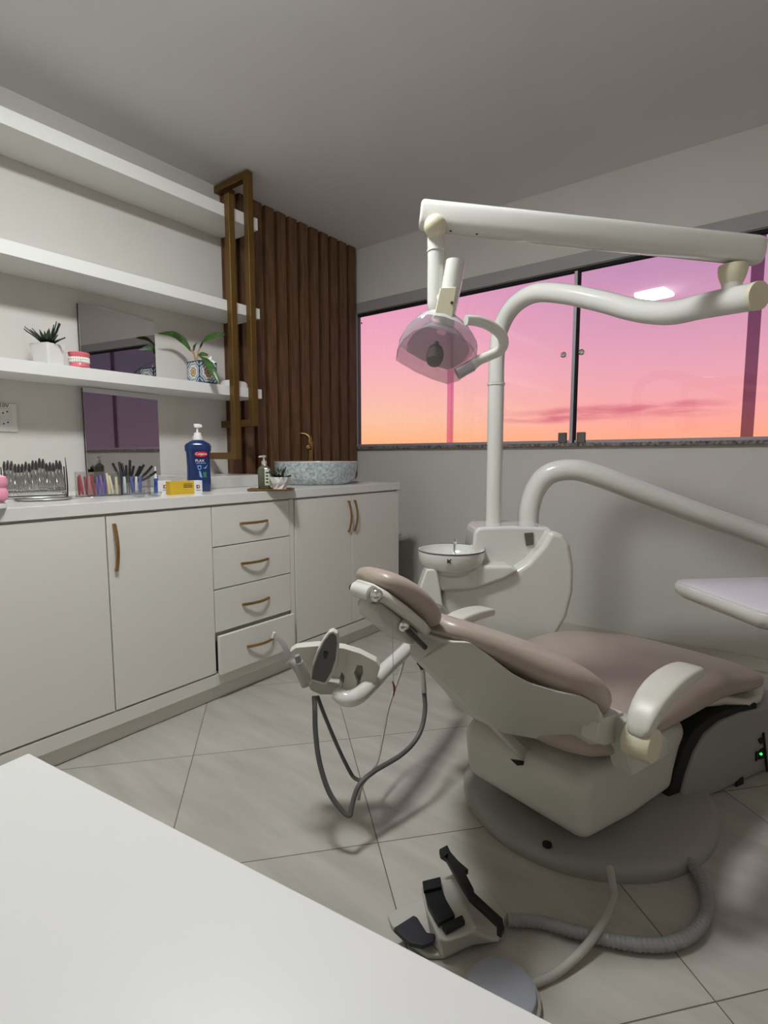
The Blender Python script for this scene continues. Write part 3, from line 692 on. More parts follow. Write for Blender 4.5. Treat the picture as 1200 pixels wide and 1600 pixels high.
# pump cover beside the base
fp0 = loc(onz(1061,1268,.004)); fp1 = loc(onz(1200,1203,.004)); fdir = (fp1-fp0); fdir.z = 0; fdir.normalize(); fn = V((fdir.y, -fdir.x, 0))
def onface(px, py, off=0):
    n = RX*fn.x+AX*fn.y; p0 = CO+RX*fp0.x+AX*fp0.y+n*off; return loc(onp(px, py, p0, n))
prof = [onface(*p) for p in ((1061,1268),(1066,1247),(1075,1212),(1087,1178),(1104,1148),(1128,1128),(1160,1115),(1200,1106))]
far = prof[-1]+fdir*.35; prof += [far+V((0,0,-.02)), V((far.x, far.y, .004))]
prof[0].z = .004
MB().prism(prof, -fn*.30).build('pump_cover', 'base', chair, bevel=.012, seg=3)
gk = [p-fdir*.045+V((0,0,.022)) for p in prof[:-2]]; gk[0].z = .05; gk += [gk[-1]+V((0,0,-.03)), V((gk[-1].x, gk[-1].y, .05))]
MB().prism([p-fn*.012 for p in gk], -fn*.27).build('cover_shade_filler', 'gap', chair, bevel=.004, seg=1)  # added black filler: paints the dark void between cover, housing and seat
def slot(name, m, pts, th=.004):
    MB().prism([onface(*p, .001) for p in pts], fn*th).build(name, m, chair, smooth=False)
slot('power_socket', 'gap', [(1149,1222),(1160,1213),(1160,1238),(1149,1240)]); slot('switch', 'gap', [(1180,1176),(1184,1173),(1184,1186),(1180,1189)]); slot('switch', 'gap', [(1186,1172),(1192,1168),(1192,1184),(1186,1186)])
slot('cover_seam', 'gap', [(1191,1146),(1193,1144),(1199,1204),(1197,1206)]); slot('latch', 'gap', [(1184,1155),(1190,1152),(1194,1158),(1187,1162)])
pp = onface(1189,1178,.006); MB().ball(pp, .0045, 10).build('power_led', 'led', chair)
# seat and leg cushion
def seatring(u, w, z0, z1, k=3.2): return [V((x, u+(.0), z)) for x, z in sq(w, z0, z1, k, 24)]
st = [(-.015,.16,.385,.42),(.0,.24,.365,.445),(.05,.29,.355,.455),(.18,.305,.35,.452),(.34,.31,.345,.45),(.48,.315,.338,.462),(.60,.315,.326,.466),(.72,.315,.318,.45),(.82,.315,.31,.422),(.92,.32,.292,.395),(1.03,.32,.272,.366),(1.12,.31,.262,.348),(1.16,.27,.264,.33),(1.17,.18,.275,.315)]
MB().loft([seatring(*a_) for a_ in st]).build('seat_cushion', 'vinyl', chair, subsurf=1)
pan = [(.30,.20,.316,.364),(.34,.25,.306,.364),(.48,.25,.30,.36),(.60,.25,.292,.346),(.74,.25,.286,.33),(.84,.27,.268,.318),(.93,.315,.25,.292),(1.05,.315,.232,.272),(1.17,.29,.225,.262)]
MB().loft([seatring(*a_, 5) for a_ in pan]).build('seat_shell', 'plastic', chair, angle=60)
# backrest
bd = V((0,-.838,.545)); bn = V((0,.545,.838)); b0 = V((0,.035,.485))
def bring(q, w, n0, n1, k=3.5, n=24, taper=1.0, rise=0):
    out = []
    for x, h in sq(w, n0, n1, k, n):
        f_ = 1 - (1-taper)*(n1-h)/(n1-n0)
        out.append(b0 + bd*q + bn*(h+rise) + V((x*f_,0,0)))
    return out
side = [((690,1003),(654,1031),.055,.015),((704,1003),(688,1062),.085,.02),((736,1004),(725,1097),.125,.03),((767,1026),(752,1122),.16,.045),((801,1052),(788,1146),.19,.06),((832,1069),(845,1156),.22,.11),((875,1082),(890,1160),.262,.18),((910,1088),(925,1164),.288,.25),((934,1101),(942,1164),.298,.285),((943,1118),(950,1160),.295,.29)]
rg = []
for tpx, bpx, sx_, sb_ in side:
    T_, B_ = ch(*tpx, sx_), ch(*bpx, sb_)
    rg.append([T_, V((-T_.x, T_.y, T_.z)), V((-B_.x, B_.y, B_.z)), B_])
MB().loft(rg).build('backrest_shell', 'plastic2', chair, bevel=.010, seg=3)
cu = [(-.04,.17,-.01,.03),(-.025,.25,-.03,.07),(.02,.30,-.03,.095),(.09,.312,-.03,.104),(.16,.303,-.02,.10),(.21,.28,-.014,.092),(.26,.236,-.012,.082),(.31,.198,-.01,.072),(.355,.166,-.006,.064),(.395,.13,-.004,.056),(.425,.095,.0,.048),(.437,.06,.0,.035)]
MB().loft([bring(q, w_, n0, n1, 2.8, 24, .96) for q, w_, n0, n1 in cu]).build('backrest_cushion', 'vinyl', chair, subsurf=1)
# pivot covers, brackets and armrests
for sg in (-1, 1):
    x0, x1 = sg*.262, sg*.318
    MB().prism([V((x0, q_.y, q_.z)) for q_ in [ch(*p, .30) for p in ((968,1122),(986,1118),(1034,1150),(1034,1176),(979,1208),(966,1160))]], (x1-x0,0,0)).build('arm_bracket', 'plastic2', chair, bevel=.006)
    MB().prism([V((sg*.25, q_.y, q_.z)) for q_ in [ch(*p, .29) for p in ((936,1128),(942,1122),(974,1112),(970,1158),(944,1165),(930,1160))]], (sg*.042,0,0)).build('hinge_lug', 'plastic2', chair, bevel=.004)
    mt = Matrix.Rotation(PI/2, 4, 'Y')
    MB().lathe([(.03,-.032),(.040,-.03),(.042,-.026),(.042,.026),(.038,.034),(.0,.036)], (sg*.348,.062,.452), 28, mtx=mt if sg > 0 else Matrix.Rotation(-PI/2, 4, 'Y')).build('arm_pivot', 'beige', chair)
    cl = [(.03,.468),(.055,.515),(.10,.547),(.17,.566),(.24,.572),(.31,.569),(.347,.558)]
    ws = [.026,.033,.038,.040,.039,.036,.026]; hs = [.016,.021,.022,.021,.019,.017,.011]
    R_ = []
    for i, (u, z) in enumerate(cl):
        a_ = cl[max(i-1,0)]; b_ = cl[min(i+1,len(cl)-1)]; tt = V((0, b_[0]-a_[0], b_[1]-a_[1])).normalized(); nn = V((0,-tt.z,tt.y))
        R_.append([V((sg*(.352)+x, u, z))+nn*h for x, h in sq(ws[i], -hs[i], hs[i], 4.5, 20)])
    MB().loft(R_).build('armrest', 'plastic', chair, subsurf=1)
# backrest lift link
MB().prism([ch(757,1128,-.02), ch(772,1128,-.02), ch(842,1192,.02), ch(830,1207,.02)], V((.035,0,0))).build('recline_link', 'plastic2', chair, bevel=.003)
MB().prism([ch(797,1186,.02), ch(825,1212,.02), ch(842,1203,.02), ch(838,1190,.02)], V((.02,.012,.0))).build('link_slot', 'gap', chair, smooth=False)
# headrest
hd = V((0,-.766,.643)).normalized(); hn = V((0,hd.z,-hd.y)); h0 = V((0,-.353,.725))
def hr(q, w_, n0, n1, k=2.6, tp=1.0, n=24):
    return [h0+hd*q+hn*h+V((x*(1-(1-tp)*(n1-h)/(n1-n0)),0,0)) for x, h in sq(w_, n0, n1, k, n)]
hc = [(-.012,.04,.02,.042),(0,.065,.012,.056),(.03,.085,.008,.068),(.09,.092,.008,.074),(.145,.088,.008,.068),(.188,.068,.01,.054),(.202,.04,.02,.04)]
MB().loft([hr(*a_) for a_ in hc]).build('headrest_cushion', 'vinyl', chair, subsurf=1)
hp = [(-.008,.03,-.004,.010),(.015,.062,-.010,.012),(.06,.080,-.012,.012),(.13,.080,-.012,.012),(.178,.062,-.011,.012),(.196,.034,-.005,.012)]
MB().loft([hr(*a_, 5) for a_ in hp]).build('headrest_plate', 'plastic', chair, angle=70)
hm = [(.01,.03,-.04,-.010),(.03,.045,-.046,-.011),(.08,.05,-.046,-.011),(.13,.05,-.045,-.011),(.16,.036,-.032,-.010)]
MB().loft([hr(*a_, 6) for a_ in hm]).build('headrest_mount', 'lip', chair, angle=70)
q = ch(588,962,.0); q = V((0,q.y,q.z))+hn*.012; rot = Matrix((V((1,0,0)), hd, -hn)).transposed().to_4x4()
MB().lathe([(.046,.0),(.046,.010),(.04,.022),(.02,.027),(.002,.028)], q, 32, mtx=rot).build('mount_cap', 'plastic2', chair, angle=70)
q = ch(588,930,.053); q = V((0,q.y,q.z))
MB().tube([q+V((-.018,0,0)), q+V((.040,0,0))], .0175, 20).build('cross_tube', 'enamel', chair)
MB().ball(q+V((.053,0,0)), .0145, 18).build('knob', 'chrome', chair); MB().tube([q+V((-.018,0,0)), q+V((-.034,0,0))], .009, 14).build('tube_pin', 'darksteel', chair)
q2 = ch(630,977,.052); q2 = V((0,q2.y,q2.z))
MB().ball(q2+V((.052,0,0)), .0145, 18).build('knob', 'chrome', chair); q3 = q2+ch(667,1012,.05)-ch(632,977,.05)
for x in (.05, -.01):
    MB().tube([q2+V((x,0,0)), q3+V((x,0,0))], .0065, 12, sub=1).build('neck_bar', 'darksteel', chair)

# ------------------------------------------------------------------ dental unit (spittoon)
UO = D(785, 1010, 2.32); UO.z = 0
un = -(V((FWD.x, FWD.y, 0)).normalized()); ur = V((RT.x, RT.y, 0)).normalized()
U = thing('dental_unit', 'white dental unit body with a round spittoon bowl behind the chair', 'dental unit', UO, math.atan2(ur.y, ur.x))
def ul(p): d = p-UO; return V((d.dot(ur), -d.dot(un), p.z))        # local: x right, y away, z up
def uf(px, py, y): return ul(onp(px, py, UO-un*y, un))
front = [(690,920),(728,919),(762,910),(797,897),(826,878),(848,853),(862,829),(880,834),(892,850),(898,885),(897,925),(887,965),(866,1000),(800,1030),(760,1036),(720,1000),(700,962),(690,948)]
MB().prism([uf(*p, -.12) for p in front], (0,.34,0)).build('body_shell', 'enamel', U, bevel=.022, seg=5)
# column down to the floor
MB().box((-.12,-.04,.001), (.16,.2,.42)).build('floor_column', 'enamel', U, bevel=.03)
# tower carrying the poles
tw = [(735,905),(741,832),(748,824),(800,822),(858,824),(868,832),(868,905)]
MB().prism([uf(*p, -.05) for p in tw], (0,.22,0)).build('tower', 'enamel', U, bevel=.02, seg=5)
MB().prism([uf(*p, -.14) for p in ((664,893),(672,884),(800,884),(812,892),(790,905),(740,922),(690,925))], (0,.24,0)).build('bowl_deck', 'enamel', U, bevel=.014, seg=4)
MB().prism([uf(*p, -.16) for p in ((666,890),(683,889),(688,918),(693,950),(672,940),(652,930),(658,912))], (0,.1,0)).build('deck_bracket', 'enamel', U, bevel=.008, seg=3)
MB().prism([uf(*p, -.054) for p in ((819,833),(833,832),(834,851),(822,853))], (0,-.003,0)).build('status_panel', mat('status_panel', (92,90,78), .3), U, bevel=.001, seg=1)
MB().prism([uf(*p, -.1235) for p in ((702,958),(715,960),(712,963),(703,961))], (0,-.003,0)).build('slot', 'gap', U, smooth=False)
bc = D(705, 880, 2.22); bz = bc.z
B_ = MB(); bo = ul(V((bc.x, bc.y, bz))); R0 = .1365
B_.lathe([(.04,-.022),(.108,-.018),(.128,.0),(.1345,.03),(R0,.056),(R0-.001,.060),(R0-.007,.060),(R0-.009,.05),(.118,.02),(.07,.002),(.01,-.002)], bo, 48)
bowl = B_.build('spittoon_bowl', 'enamel', U, angle=60)
MB().lathe([(R0+.0005,.055),(R0+.0012,.058),(R0+.0005,.061)], bo, 48, cap=False).build('rim_seal', 'panelgrey', bowl)
MB().lathe([(.03,-.08),(.10,-.03),(.10,-.02)], bo, 32).build('bowl_foot', 'plastic', bowl)
sp0 = bo+V((.02,.05,0)); MB().tube([sp0, sp0+V((0,0,.072)), sp0+V((0,-.004,.086)), sp0+V((0,-.018,.090)), sp0+V((0,-.028,.082))], .0062, 12).build('spout', 'chrome', bowl)
k0 = bo+V((-.032,-R0*.966,.026)); mk = MB(); mk.box(k0+V((0,-.0035,0)), k0+V((.004,0,.016))); mk.bar(k0+V((.004,-.002,.007)), k0+V((.015,-.002,.016)), .003, .004); mk.bar(k0+V((.005,-.002,.009)), k0+V((.014,-.002,0)), .003, .004); mk.build('logo', 'ink', bowl, smooth=False)
MB().lathe([(.04,0),(.04,.006),(.036,.009),(.002,.0095)], uf(797,826,.06)+V((0,0,-.004)), 24).build('top_cap', 'beige', U)

# ------------------------------------------------------------------ operating light
PB = D(771, 823, 2.36)
OL = thing('operating_light', 'white operating light on a tall pole with a jointed arm and clear head', 'dental lamp', PB)
def ol(px, py, d): return D(px, py, d)-PB
def od(py): return upto(PB, py)-PB
top = od(560)
MB().tube([V((0,0,-.02)), od(700), od(602)], .0345, 24, sub=2).build('lower_pole', 'enamel', OL)
MB().tube([od(602)+V((0,0,.0)), od(598.5)], .0375, 24, sub=1).build('pole_ring', 'enamel', OL)
rp = [od(598), od(560)] + [ol(*p) for p in ((781,518,2.28),(799,482,2.22),(833,459,2.12),(880,459,2.02),(940,471,1.91),(985,483,1.82),(1020,488.5,1.75),(1055,488,1.68),(1100,478,1.59),(1180,463,1.44))]
MB().tube(rp, [.0335,.0335,.0345,.0355,.0365,.0365,.0365,.0365,.0365,.037,.037,.037], 26, sub=8).build('swing_arm', 'enamel', OL)
e0 = ol(1181,462.8,1.437); ed = (rp[-1]-rp[-2]).normalized()
MB().tube([rp[-1], rp[-1]+ed*.012], .0375, 26, sub=1).build('end_cap', 'beige', OL)
# upper joint
ja, jb = ol(1147,458,1.50), None
jt = ol(1160,395,1.43)
jx = (rp[-2]*.45+rp[-1]*.55)
MB().tube([jx+V((0,0,.0)), jx+V((0,0,.07))], .026, 22, sub=1).build('joint_post', 'enamel', OL)
MB().lathe([(.026,.045),(.028,.05),(.034,.066),(.037,.08),(.036,.095),(.02,.1)], jx, 26).build('joint_collar', 'beige', OL)
# balance arm: rounded beam, left end to right end
dR = (jx+PB-CAM).dot(FWD)
eL, eR = ol(656,336,dR-.02), ol(1190,393,dR-.02)
bt = (eR-eL).normalized(); bu = (V((0,0,1))-bt*bt.z).normalized(); bx = bt.cross(bu)
def beam(p, w_, h_): return [p+bx*x+bu*z for x, z in sq(w_, -h_, h_, 3.2, 28)]
bl = (eR-eL).length
MB().loft([beam(eL+bt*a_, .030*s_, .0385*s_) for a_, s_ in ((0,.80),(.003,.92),(.008,1),(bl*.5,1.0),(bl-.02,.98),(bl-.004,.9),(bl,.7))]).build('balance_arm', 'enamel', OL, angle=50)
for px, py in ((704,361),(745,366)): MB().ball(ol(px,py,dR-.045), .004, 8, sz=.5).build('screw', 'darksteel', OL)
# drop joint
dl = dR-.02
MB().ball(ol(680,354,dl-.022), .031, 22).build('ball_joint', 'beige', OL)
MB().tube([ol(680,358,dl), ol(681,393,dl)], .0235, 22, sub=1).build('drop_tube', 'enamel', OL)
MB().tube([ol(681,392,dl), ol(681,395,dl)], .0255, 22, sub=1).build('tube_ring', 'enamel', OL)
MB().tube([ol(681,395,dl), ol(681,440,dl), ol(680,478,dl), ol(680,492,dl)], [.0235,.024,.022,.012], 22).build('lower_tube', 'enamel', OL)
hb = [ol(712,410,dl-.03), ol(705,450,dl-.03), ol(695,498,dl-.03)]
MB().tube(hb, [.027,.0265,.026], 24, sub=3).build('head_stem', 'enamel', OL)
ax_ = (hb[2]-hb[0]).normalized(); fr = -(FWD-ax_*FWD.dot(ax_)).normalized(); sd = ax_.cross(fr)
pc_ = [(688,449),(714,448),(707,496),(678,495)]
MB().prism([ol(*p, dl-.066) for p in pc_], FWD*.014).build('stem_plate', 'beige', OL, bevel=.003)
MB().ball(ol(706,473,dl-.067), .004, 8).build('screw', 'darksteel', OL)
MB().tube([ol(682,470,dl), ol(698,465,dl-.03)], .016, 16, sub=1).build('hinge', 'enamel', OL)
# head: opening plane faces down and towards the headrest
hcen = D(688, 556, dl-.02); hnrm = (-FWD*.62 - UP*.72 - RT*.18).normalized()
op = [(621,562),(623,546),(633,530),(648,518),(666,512),(692,516),(716,525),(733,538),(744,555),(742,568),(732,581),(716,593),(700,598),(675,590),(648,578)]
O_ = [onp(px, py, hcen, hnrm)-PB for px, py in op]
cen = sum(O_, V((0,0,0)))/len(O_)
neck = ol(692,500,dl-.01)
head = bpy.data.objects.new('lamp_head', None); 
def lerp_ring(k, t): return [cen+(p-cen)*k + (neck-cen)*t for p in O_]
MB().loft([lerp_ring(1,.0), lerp_ring(1.02,.12), lerp_ring(1.01,.28), lerp_ring(.98,.38)], cap=False).build('lamp_hood', 'lamphood', OL, angle=70)
MB().loft([lerp_ring(.98,.385), lerp_ring(.84,.62), lerp_ring(.6,.84), lerp_ring(.36,.98), lerp_ring(.28,1.05)], cap=False).build('hood_dome', 'lampdome', OL, angle=70)
MB().tube([ol(698,490,dl-.02), ol(691,505,dl-.01)], [.026,.034], 22, sub=1).build('hood_collar', 'beige', OL)
MB().loft([lerp_ring(1.0,-.005), lerp_ring(1.035,-.02), lerp_ring(1.0,-.05)]+[lerp_ring(.9,-.07)]).build('front_cover', 'lampclear', OL, angle=70)
MB().loft([lerp_ring(1.015,.01), lerp_ring(1.04,-.0), lerp_ring(1.015,-.02)], cap=False).build('cover_rim', 'lamphood', OL, angle=70)
MB().loft([lerp_ring(.80,.22), lerp_ring(.66,.44), lerp_ring(.42,.6), lerp_ring(.12,.66)], cap=False).build('reflector', 'lampdish', OL, angle=70)
bq = ol(682,536,dl-.0); bd_ = (ol(678,566,dl-.05)-bq)
bp2 = [bq+bd_*(i/20) for i in range(21)]; MB().tube(bp2, [.007 if i < 6 else (.016+.006*math.sin(PI*(i-6)/15)+(.0016 if i % 2 else -.0016)) for i in range(20)]+[.008], 18, sub=1).build('bulb', 'bulb', OL)
hp_ = [ol(736,572,dl-.03), ol(748,563,dl-.035), ol(766,555,dl-.06), ol(780,548,dl-.08), ol(787,536,dl-.09), ol(782,522,dl-.10), ol(764,508,dl-.115), ol(744,501,dl-.13), ol(728,500,dl-.14)]
MB().tube(hp_, [.015,.0135,.0135,.0135,.0135,.0135,.0135,.0135,.0125], 16).build('handle', 'enamel', OL)
MB().tube([ol(714,584,dl-.03), ol(738,571,dl-.03)], .016, 14, sub=1).build('handle_hub', 'reflector', OL)

# ------------------------------------------------------------------ instrument table on its arm
TB = D(826, 822, 2.44)
IT = thing('instrument_table', 'white instrument tray on a thick curved arm above the chair foot', 'instrument tray', TB)
def il(px, py, d): return D(px, py, d)-TB
tp = [V((0,0,-.03)), il(826,800,2.435), il(836,766,2.42), il(858,741,2.39), il(893,734,2.36), il(930,742,2.345), il(1000,768,2.33), il(1100,805,2.31), il(1200,840,2.29), il(1290,871,2.2)]
MB().tube(tp, .0465, 26, sub=8).build('support_arm', 'enamel', IT)
tz = .742
tA = onz(1043, 906, tz); tN = onz(1190, 960, tz)
tv = (tN-tA).normalized(); tu = V((-tv.y, tv.x, 0)); 
if tu.dot(RT) < 0: tu = -tu
tl = (tN-tA).length+.02; twd = .56
def rr(ins, r, z, n=6):
    out = []
    for cx, cy_, a0 in ((ins+r, ins+r, PI), (twd-ins-r, ins+r, 1.5*PI), (twd-ins-r, tl-ins-r, 0), (ins+r, tl-ins-r, .5*PI)):
        for i in range(n+1):
            a_ = a0+PI/2*i/n; p = tA+tu*(cx+r*math.cos(a_))+tv*(cy_+r*math.sin(a_)); out.append(V((p.x, p.y, z))-TB)
    return out
MB().loft([rr(.02,.04,tz-.045), rr(.004,.045,tz-.03), rr(0,.045,tz-.012), rr(.002,.045,tz-.002), rr(.006,.042,tz-.001)]).build('tray', 'enamel', IT, angle=50)
MB().loft([rr(.008,.04,tz-.0008), rr(.008,.04,tz+.003), rr(.012,.038,tz+.0045)]).build('tray_mat', 'matgrey', IT, angle=50)
e_ = tp[-1]+TB; tc_ = tA+tu*(twd*.6)+tv*(tl*.45)
MB().tube([e_-TB, V((e_.x, e_.y-.03, e_.z))-TB, V((tc_.x+.12, tc_.y+.35, tz-.09))-TB, V((tc_.x, tc_.y, tz-.075))-TB], .032, 20).build('tray_arm', 'enamel', IT)
MB().tube([V((tc_.x, tc_.y, tz-.09))-TB, V((tc_.x, tc_.y, tz-.044))-TB], .05, 24, sub=1).build('tray_pivot', 'enamel', IT)

# ------------------------------------------------------------------ assistant holder
AO = D(545, 1086, 1.58)
AH = thing('assistant_holder', 'white assistant tool holder with a grey oval panel on a tube arm', 'tool holder', AO)
hN = (FWD*.92+UP*.25).normalized()
hP = D(530, 1040, 1.62)
def hl(px, py, off=0): return onp(px, py, hP+hN*off, hN)-AO
plate = [(452,1019),(462,1012),(497,1009),(537,1013),(563,1021),(588,1034),(594,1043),(588,1062),(579,1080),(571,1080),(562,1067),(567,1052),(566,1041),(558,1040),(553,1052),(559,1068),(556,1080),(545,1088),(536,1080),(535,1070),(538,1058),(534,1051),(530,1062),(526,1076),(500,1076),(480,1064),(474,1048),(462,1040)]
MB().prism([hl(*p) for p in plate], hN*.03).build('holder_plate', 'plastic', AH, bevel=.0025, seg=2)
MB().prism([hl(*p, .031) for p in ((462,1020),(500,1016),(537,1019),(563,1027),(586,1040),(583,1062),(572,1074),(552,1084),(500,1074),(482,1062))], hN*.012).build('holder_shade_back', 'lip', AH, smooth=False)  # added grey sheet so the slots look shaded from the front
MB().prism([hl(*p, -.03) for p in ((478,1063),(486,1065),(530,1068),(534,1076),(529,1086),(500,1086),(485,1079))], hN*.035).build('holder_lip', 'lip', AH, bevel=.004)  # darker plastic puts the shade of this downward face into its colour
pan_ = [(484,1064),(488,1040),(495,1019),(505,1000),(514,988.5),(520,986),(527,990),(530,1003),(528,1032),(522,1052),(511,1069),(506,1071)]
MB().prism([hl(*p, -.045) for p in pan_], hN*.022).build('control_panel', 'plastic', AH, bevel=.002)
fc_ = [(487,1061),(491,1040),(498,1020),(507,1002),(515,991.5),(520,989.5),(525,994),(526.5,1006),(524,1030),(518,1049),(509,1065),(506,1066.5)]
MB().prism([hl(*p, -.0475) for p in fc_], hN*.003).build('panel_face', 'panelgrey', AH, smooth=False)
MB().prism([hl(*p, -.0495) for p in ((506,1018),(513,1019),(511,1028),(506,1030))], hN*.002).build('panel_logo', 'ink', AH, smooth=False)
ap = [D(*p)-AO for p in ((527,1084,1.60),(540,1091,1.58),(556,1089,1.59),(574,1075,1.64),(602,1046,1.74),(640,1009,1.92),(676,962,2.14))]
MB().tube(ap, [.022,.024,.025,.025,.024,.024,.024], 20, sub=6).build('support_arm', 'enamel', AH)
# suction tip, syringe handpieces
t = thing('suction_tip', 'translucent saliva suction tip at the left of the tool holder', 'suction tip', D(471,1058,1.57))
o_ = V(t.location)
MB().tube([D(*p)-o_ for p in ((479,1070,1.58),(466,1045,1.57),(452,1032,1.565))], [.016,.014,.011], 14).build('grip', 'hosel', t)
MB().tube([D(*p)-o_ for p in ((454,1034,1.565),(446,1012,1.56),(437,1000,1.555),(428,996,1.55))], [.010,.009,.008,.007], 14).build('nozzle', 'lamphood', t)
MB().tube([D(*p)-o_ for p in ((426,997,1.55),(429,988,1.55))], .0045, 10, sub=1).build('tip_hook', 'pump', t)
t = thing('suction_handpiece', 'grey ribbed handpiece left of the oval panel on the holder', 'handpiece', D(470,1050,1.54)); o_ = V(t.location)
MB().tube([D(*p)-o_ for p in ((478,1066,1.55),(473,1050,1.545),(467,1034,1.535))], [.015,.016,.012], 14).build('grip', 'hosel', t); MB().tube([D(*p)-o_ for p in ((467,1034,1.535),(464,1024,1.53))], [.009,.008], 12, sub=1).build('mouthpiece', 'hose', t)
# hanging hoses
def hose(label, pts, r, m='hose', name='hose', cat='hose'):
    o = tag(MB().tube([D(*p)-D(*pts[0]) for p in pts], r, 12, sub=8).build(name, m), label, cat); o.location = D(*pts[0]); return o
hose('dark hose hanging in the widest loop from the tool holder to the floor', [(491,1088,1.6),(492,1110,1.58),(493,1145,1.56),(499,1190,1.55),(513,1235,1.54),(532,1264,1.53),(546,1274,1.53),(550,1258,1.54),(561,1227,1.56),(585,1205,1.6),(630,1177,1.68),(655,1147,1.74),(664,1110,1.78),(662,1078,1.8)], .0075, 'hosed')
hose('thinner dark hose running straight down right of the loop hose', [(496,1088,1.61),(508,1120,1.62),(530,1172,1.64),(548,1208,1.65),(556,1217,1.625),(565,1219,1.585),(572,1214,1.59)], .0058, 'hosed')
hose('pale thin hose hanging from the support arm behind the headrest', [(634,1020,1.93),(624,1055,1.9),(607,1105,1.85),(600,1140,1.82),(592,1180,1.78),(583,1204,1.74),(566,1226,1.7),(560,1250,1.66)], .005, 'hosel')
t = thing('handpiece_end', 'metal hose coupling hanging beside the headrest bars', 'hose coupling', D(660,1060,1.79)); o_ = V(t.location)
MB().tube([D(*p)-o_ for p in ((653,1034,1.79),(658,1039,1.79),(660,1046,1.79))], [.008,.010,.007], 12).build('fitting', 'darksteel', t); MB().tube([D(*p)-o_ for p in ((660,1044,1.79),(662,1070,1.79),(663,1082,1.79))], [.007,.0085,.0075], 12, sub=3).build('coupling_sleeve', 'hosel', t)
t = thing('pull_cord', 'thin cord with a small red tag hanging from the headrest', 'cord', D(614,1040,1.12)); o_ = V(t.location)
MB().tube([D(*p)-o_ for p in ((613,968,1.10),(614,1030,1.12),(615,1066,1.12))], .0007, 6, sub=2).build('string', 'hosel', t); MB().tube([D(*p)-o_ for p in ((613,1064,1.12),(616,1074,1.12),(615,1088,1.12))], [.001,.0026,.001], 6).build('tag', 'maroon', t)

# ------------------------------------------------------------------ foot control
FO = V((-.60, 1.03, 0)); fx = (onz(785,1467,.03)-onz(660,1470,.03)); 
lv0, lv1 = onz(695,1335,.075), onz(780,1462,.045)
fy = (lv0-lv1); fy.z = 0; fy.normalize(); fx = V((fy.y, -fy.x, 0)); 
if fx.dot(RT) < 0: fx = -fx
FT = thing('foot_control', 'grey foot control with three black pedals on the floor', 'foot pedal', FO)
def fl_(px, py, z): return onz(px, py, z)-FO
MB().prism([fl_(*p, .002) for p in ((606,1436),(628,1420),(690,1404),(730,1382),(760,1392),(790,1436),(786,1470),(740,1478),(694,1500),(668,1499),(640,1480),(612,1452))], (0,0,.012)).build('base_plate', 'lip', FT, bevel=.004)
bot = [(657,1385),(706,1372),(745,1400),(785,1452),(782,1474),(740,1478),(692,1499),(676,1478)]
tp_ = [(658,1383),(704,1374),(724,1410),(744,1448),(738,1456),(698,1470),(684,1464),(664,1415)]
MB().loft([[fl_(*p, .0145) for p in bot], [fl_(p[0], p[1], .058) for p in tp_]]).build('housing', 'lip', FT, bevel=.010, seg=3)
def slab(name, pts, z, th, m='black'):
    MB().prism([fl_(*p, z) for p in pts], (0,0,th)).build(name, m, FT, bevel=.002, seg=2)
slab('rocker_pedal', [(661,1388),(689,1379),(690,1393),(697,1412),(711,1436),(685,1450),(668,1420)], .06, .012)
slab('rocker_pedal', [(660,1382),(688,1375),(690,1390),(662,1397)], .072, .01)
slab('rocker_pedal', [(690,1452),(722,1436),(727,1446),(697,1462)], .06, .012)
slab('side_pedal', [(615,1457),(646,1437),(652,1440),(667,1464),(680,1466),(677,1478),(660,1484),(640,1480)], .03, .012, 'pedal')
MB().loft([[fl_(a_, b_, z) for a_, b_ in ((686,1331),(697,1327),(700,1334),(690,1343))] for z in (.085,.095)]).build('lever_tip', 'black', FT, bevel=.002)
slab('lever_pedal', [(686,1334),(699,1327),(704,1338),(716,1352),(732,1366),(726,1369),(740,1396),(741,1402),(760,1420),(785,1443),(788,1458),(783,1467),(776,1462),(776,1450),(757,1432),(733,1410),(728,1402),(715,1380),(697,1348),(688,1342)], .07, .014)
# corrugated hose
hp2 = [onz(*p, .02) for p in ((793,1438),(840,1440),(900,1456),(950,1468),(1000,1476),(1050,1474),(1085,1456),(1104,1424),(1100,1385),(1080,1350),(1050,1315),(1020,1285),(1000,1262))]
P_, R_ = spline(hp2, [.017]*len(hp2), 24)
P_[-24:] = [p+V((0,0,.04*(i/24)**2)) for i, p in enumerate(P_[-24:])]
R2 = [.0143+.0012*math.sin(i*1.6) for i in range(len(P_))]
o = tag(MB().tube([p-P_[0] for p in P_], R2, 14, sub=1).build('corrugated_hose', 'hose', angle=80), 'thick corrugated grey hose curving on the floor from the foot control', 'hose'); o.location = P_[0]
hp3 = [onz(*p, .011) for p in ((830,1538),(870,1520),(915,1488),(945,1455),(958,1415))]+[onz(958,1388,.05), onz(953,1355,.068)]
hp3[3].z += .032; hp3[4].z += .026; hp3[2].z += .014
o = tag(MB().tube([p-hp3[0] for p in hp3], .0095, 12, sub=8).build('smooth_hose', 'hosel'), 'thinner smooth hose running from the round grey foot switch', 'hose'); o.location = hp3[0]
fs = onz(782, 1566, .0)
t = thing('foot_switch', 'round grey foot switch half hidden by the desk edge', 'foot switch', fs)
MB().lathe([(.078,.001),(.081,.006),(.081,.016),(.076,.02)], seg=40).build('base_ring', 'hosel', t)
MB().lathe([(.071,.0205),(.073,.026),(.071,.033),(.064,.037),(.002,.0385)], seg=40).build('pad', 'footpad', t)

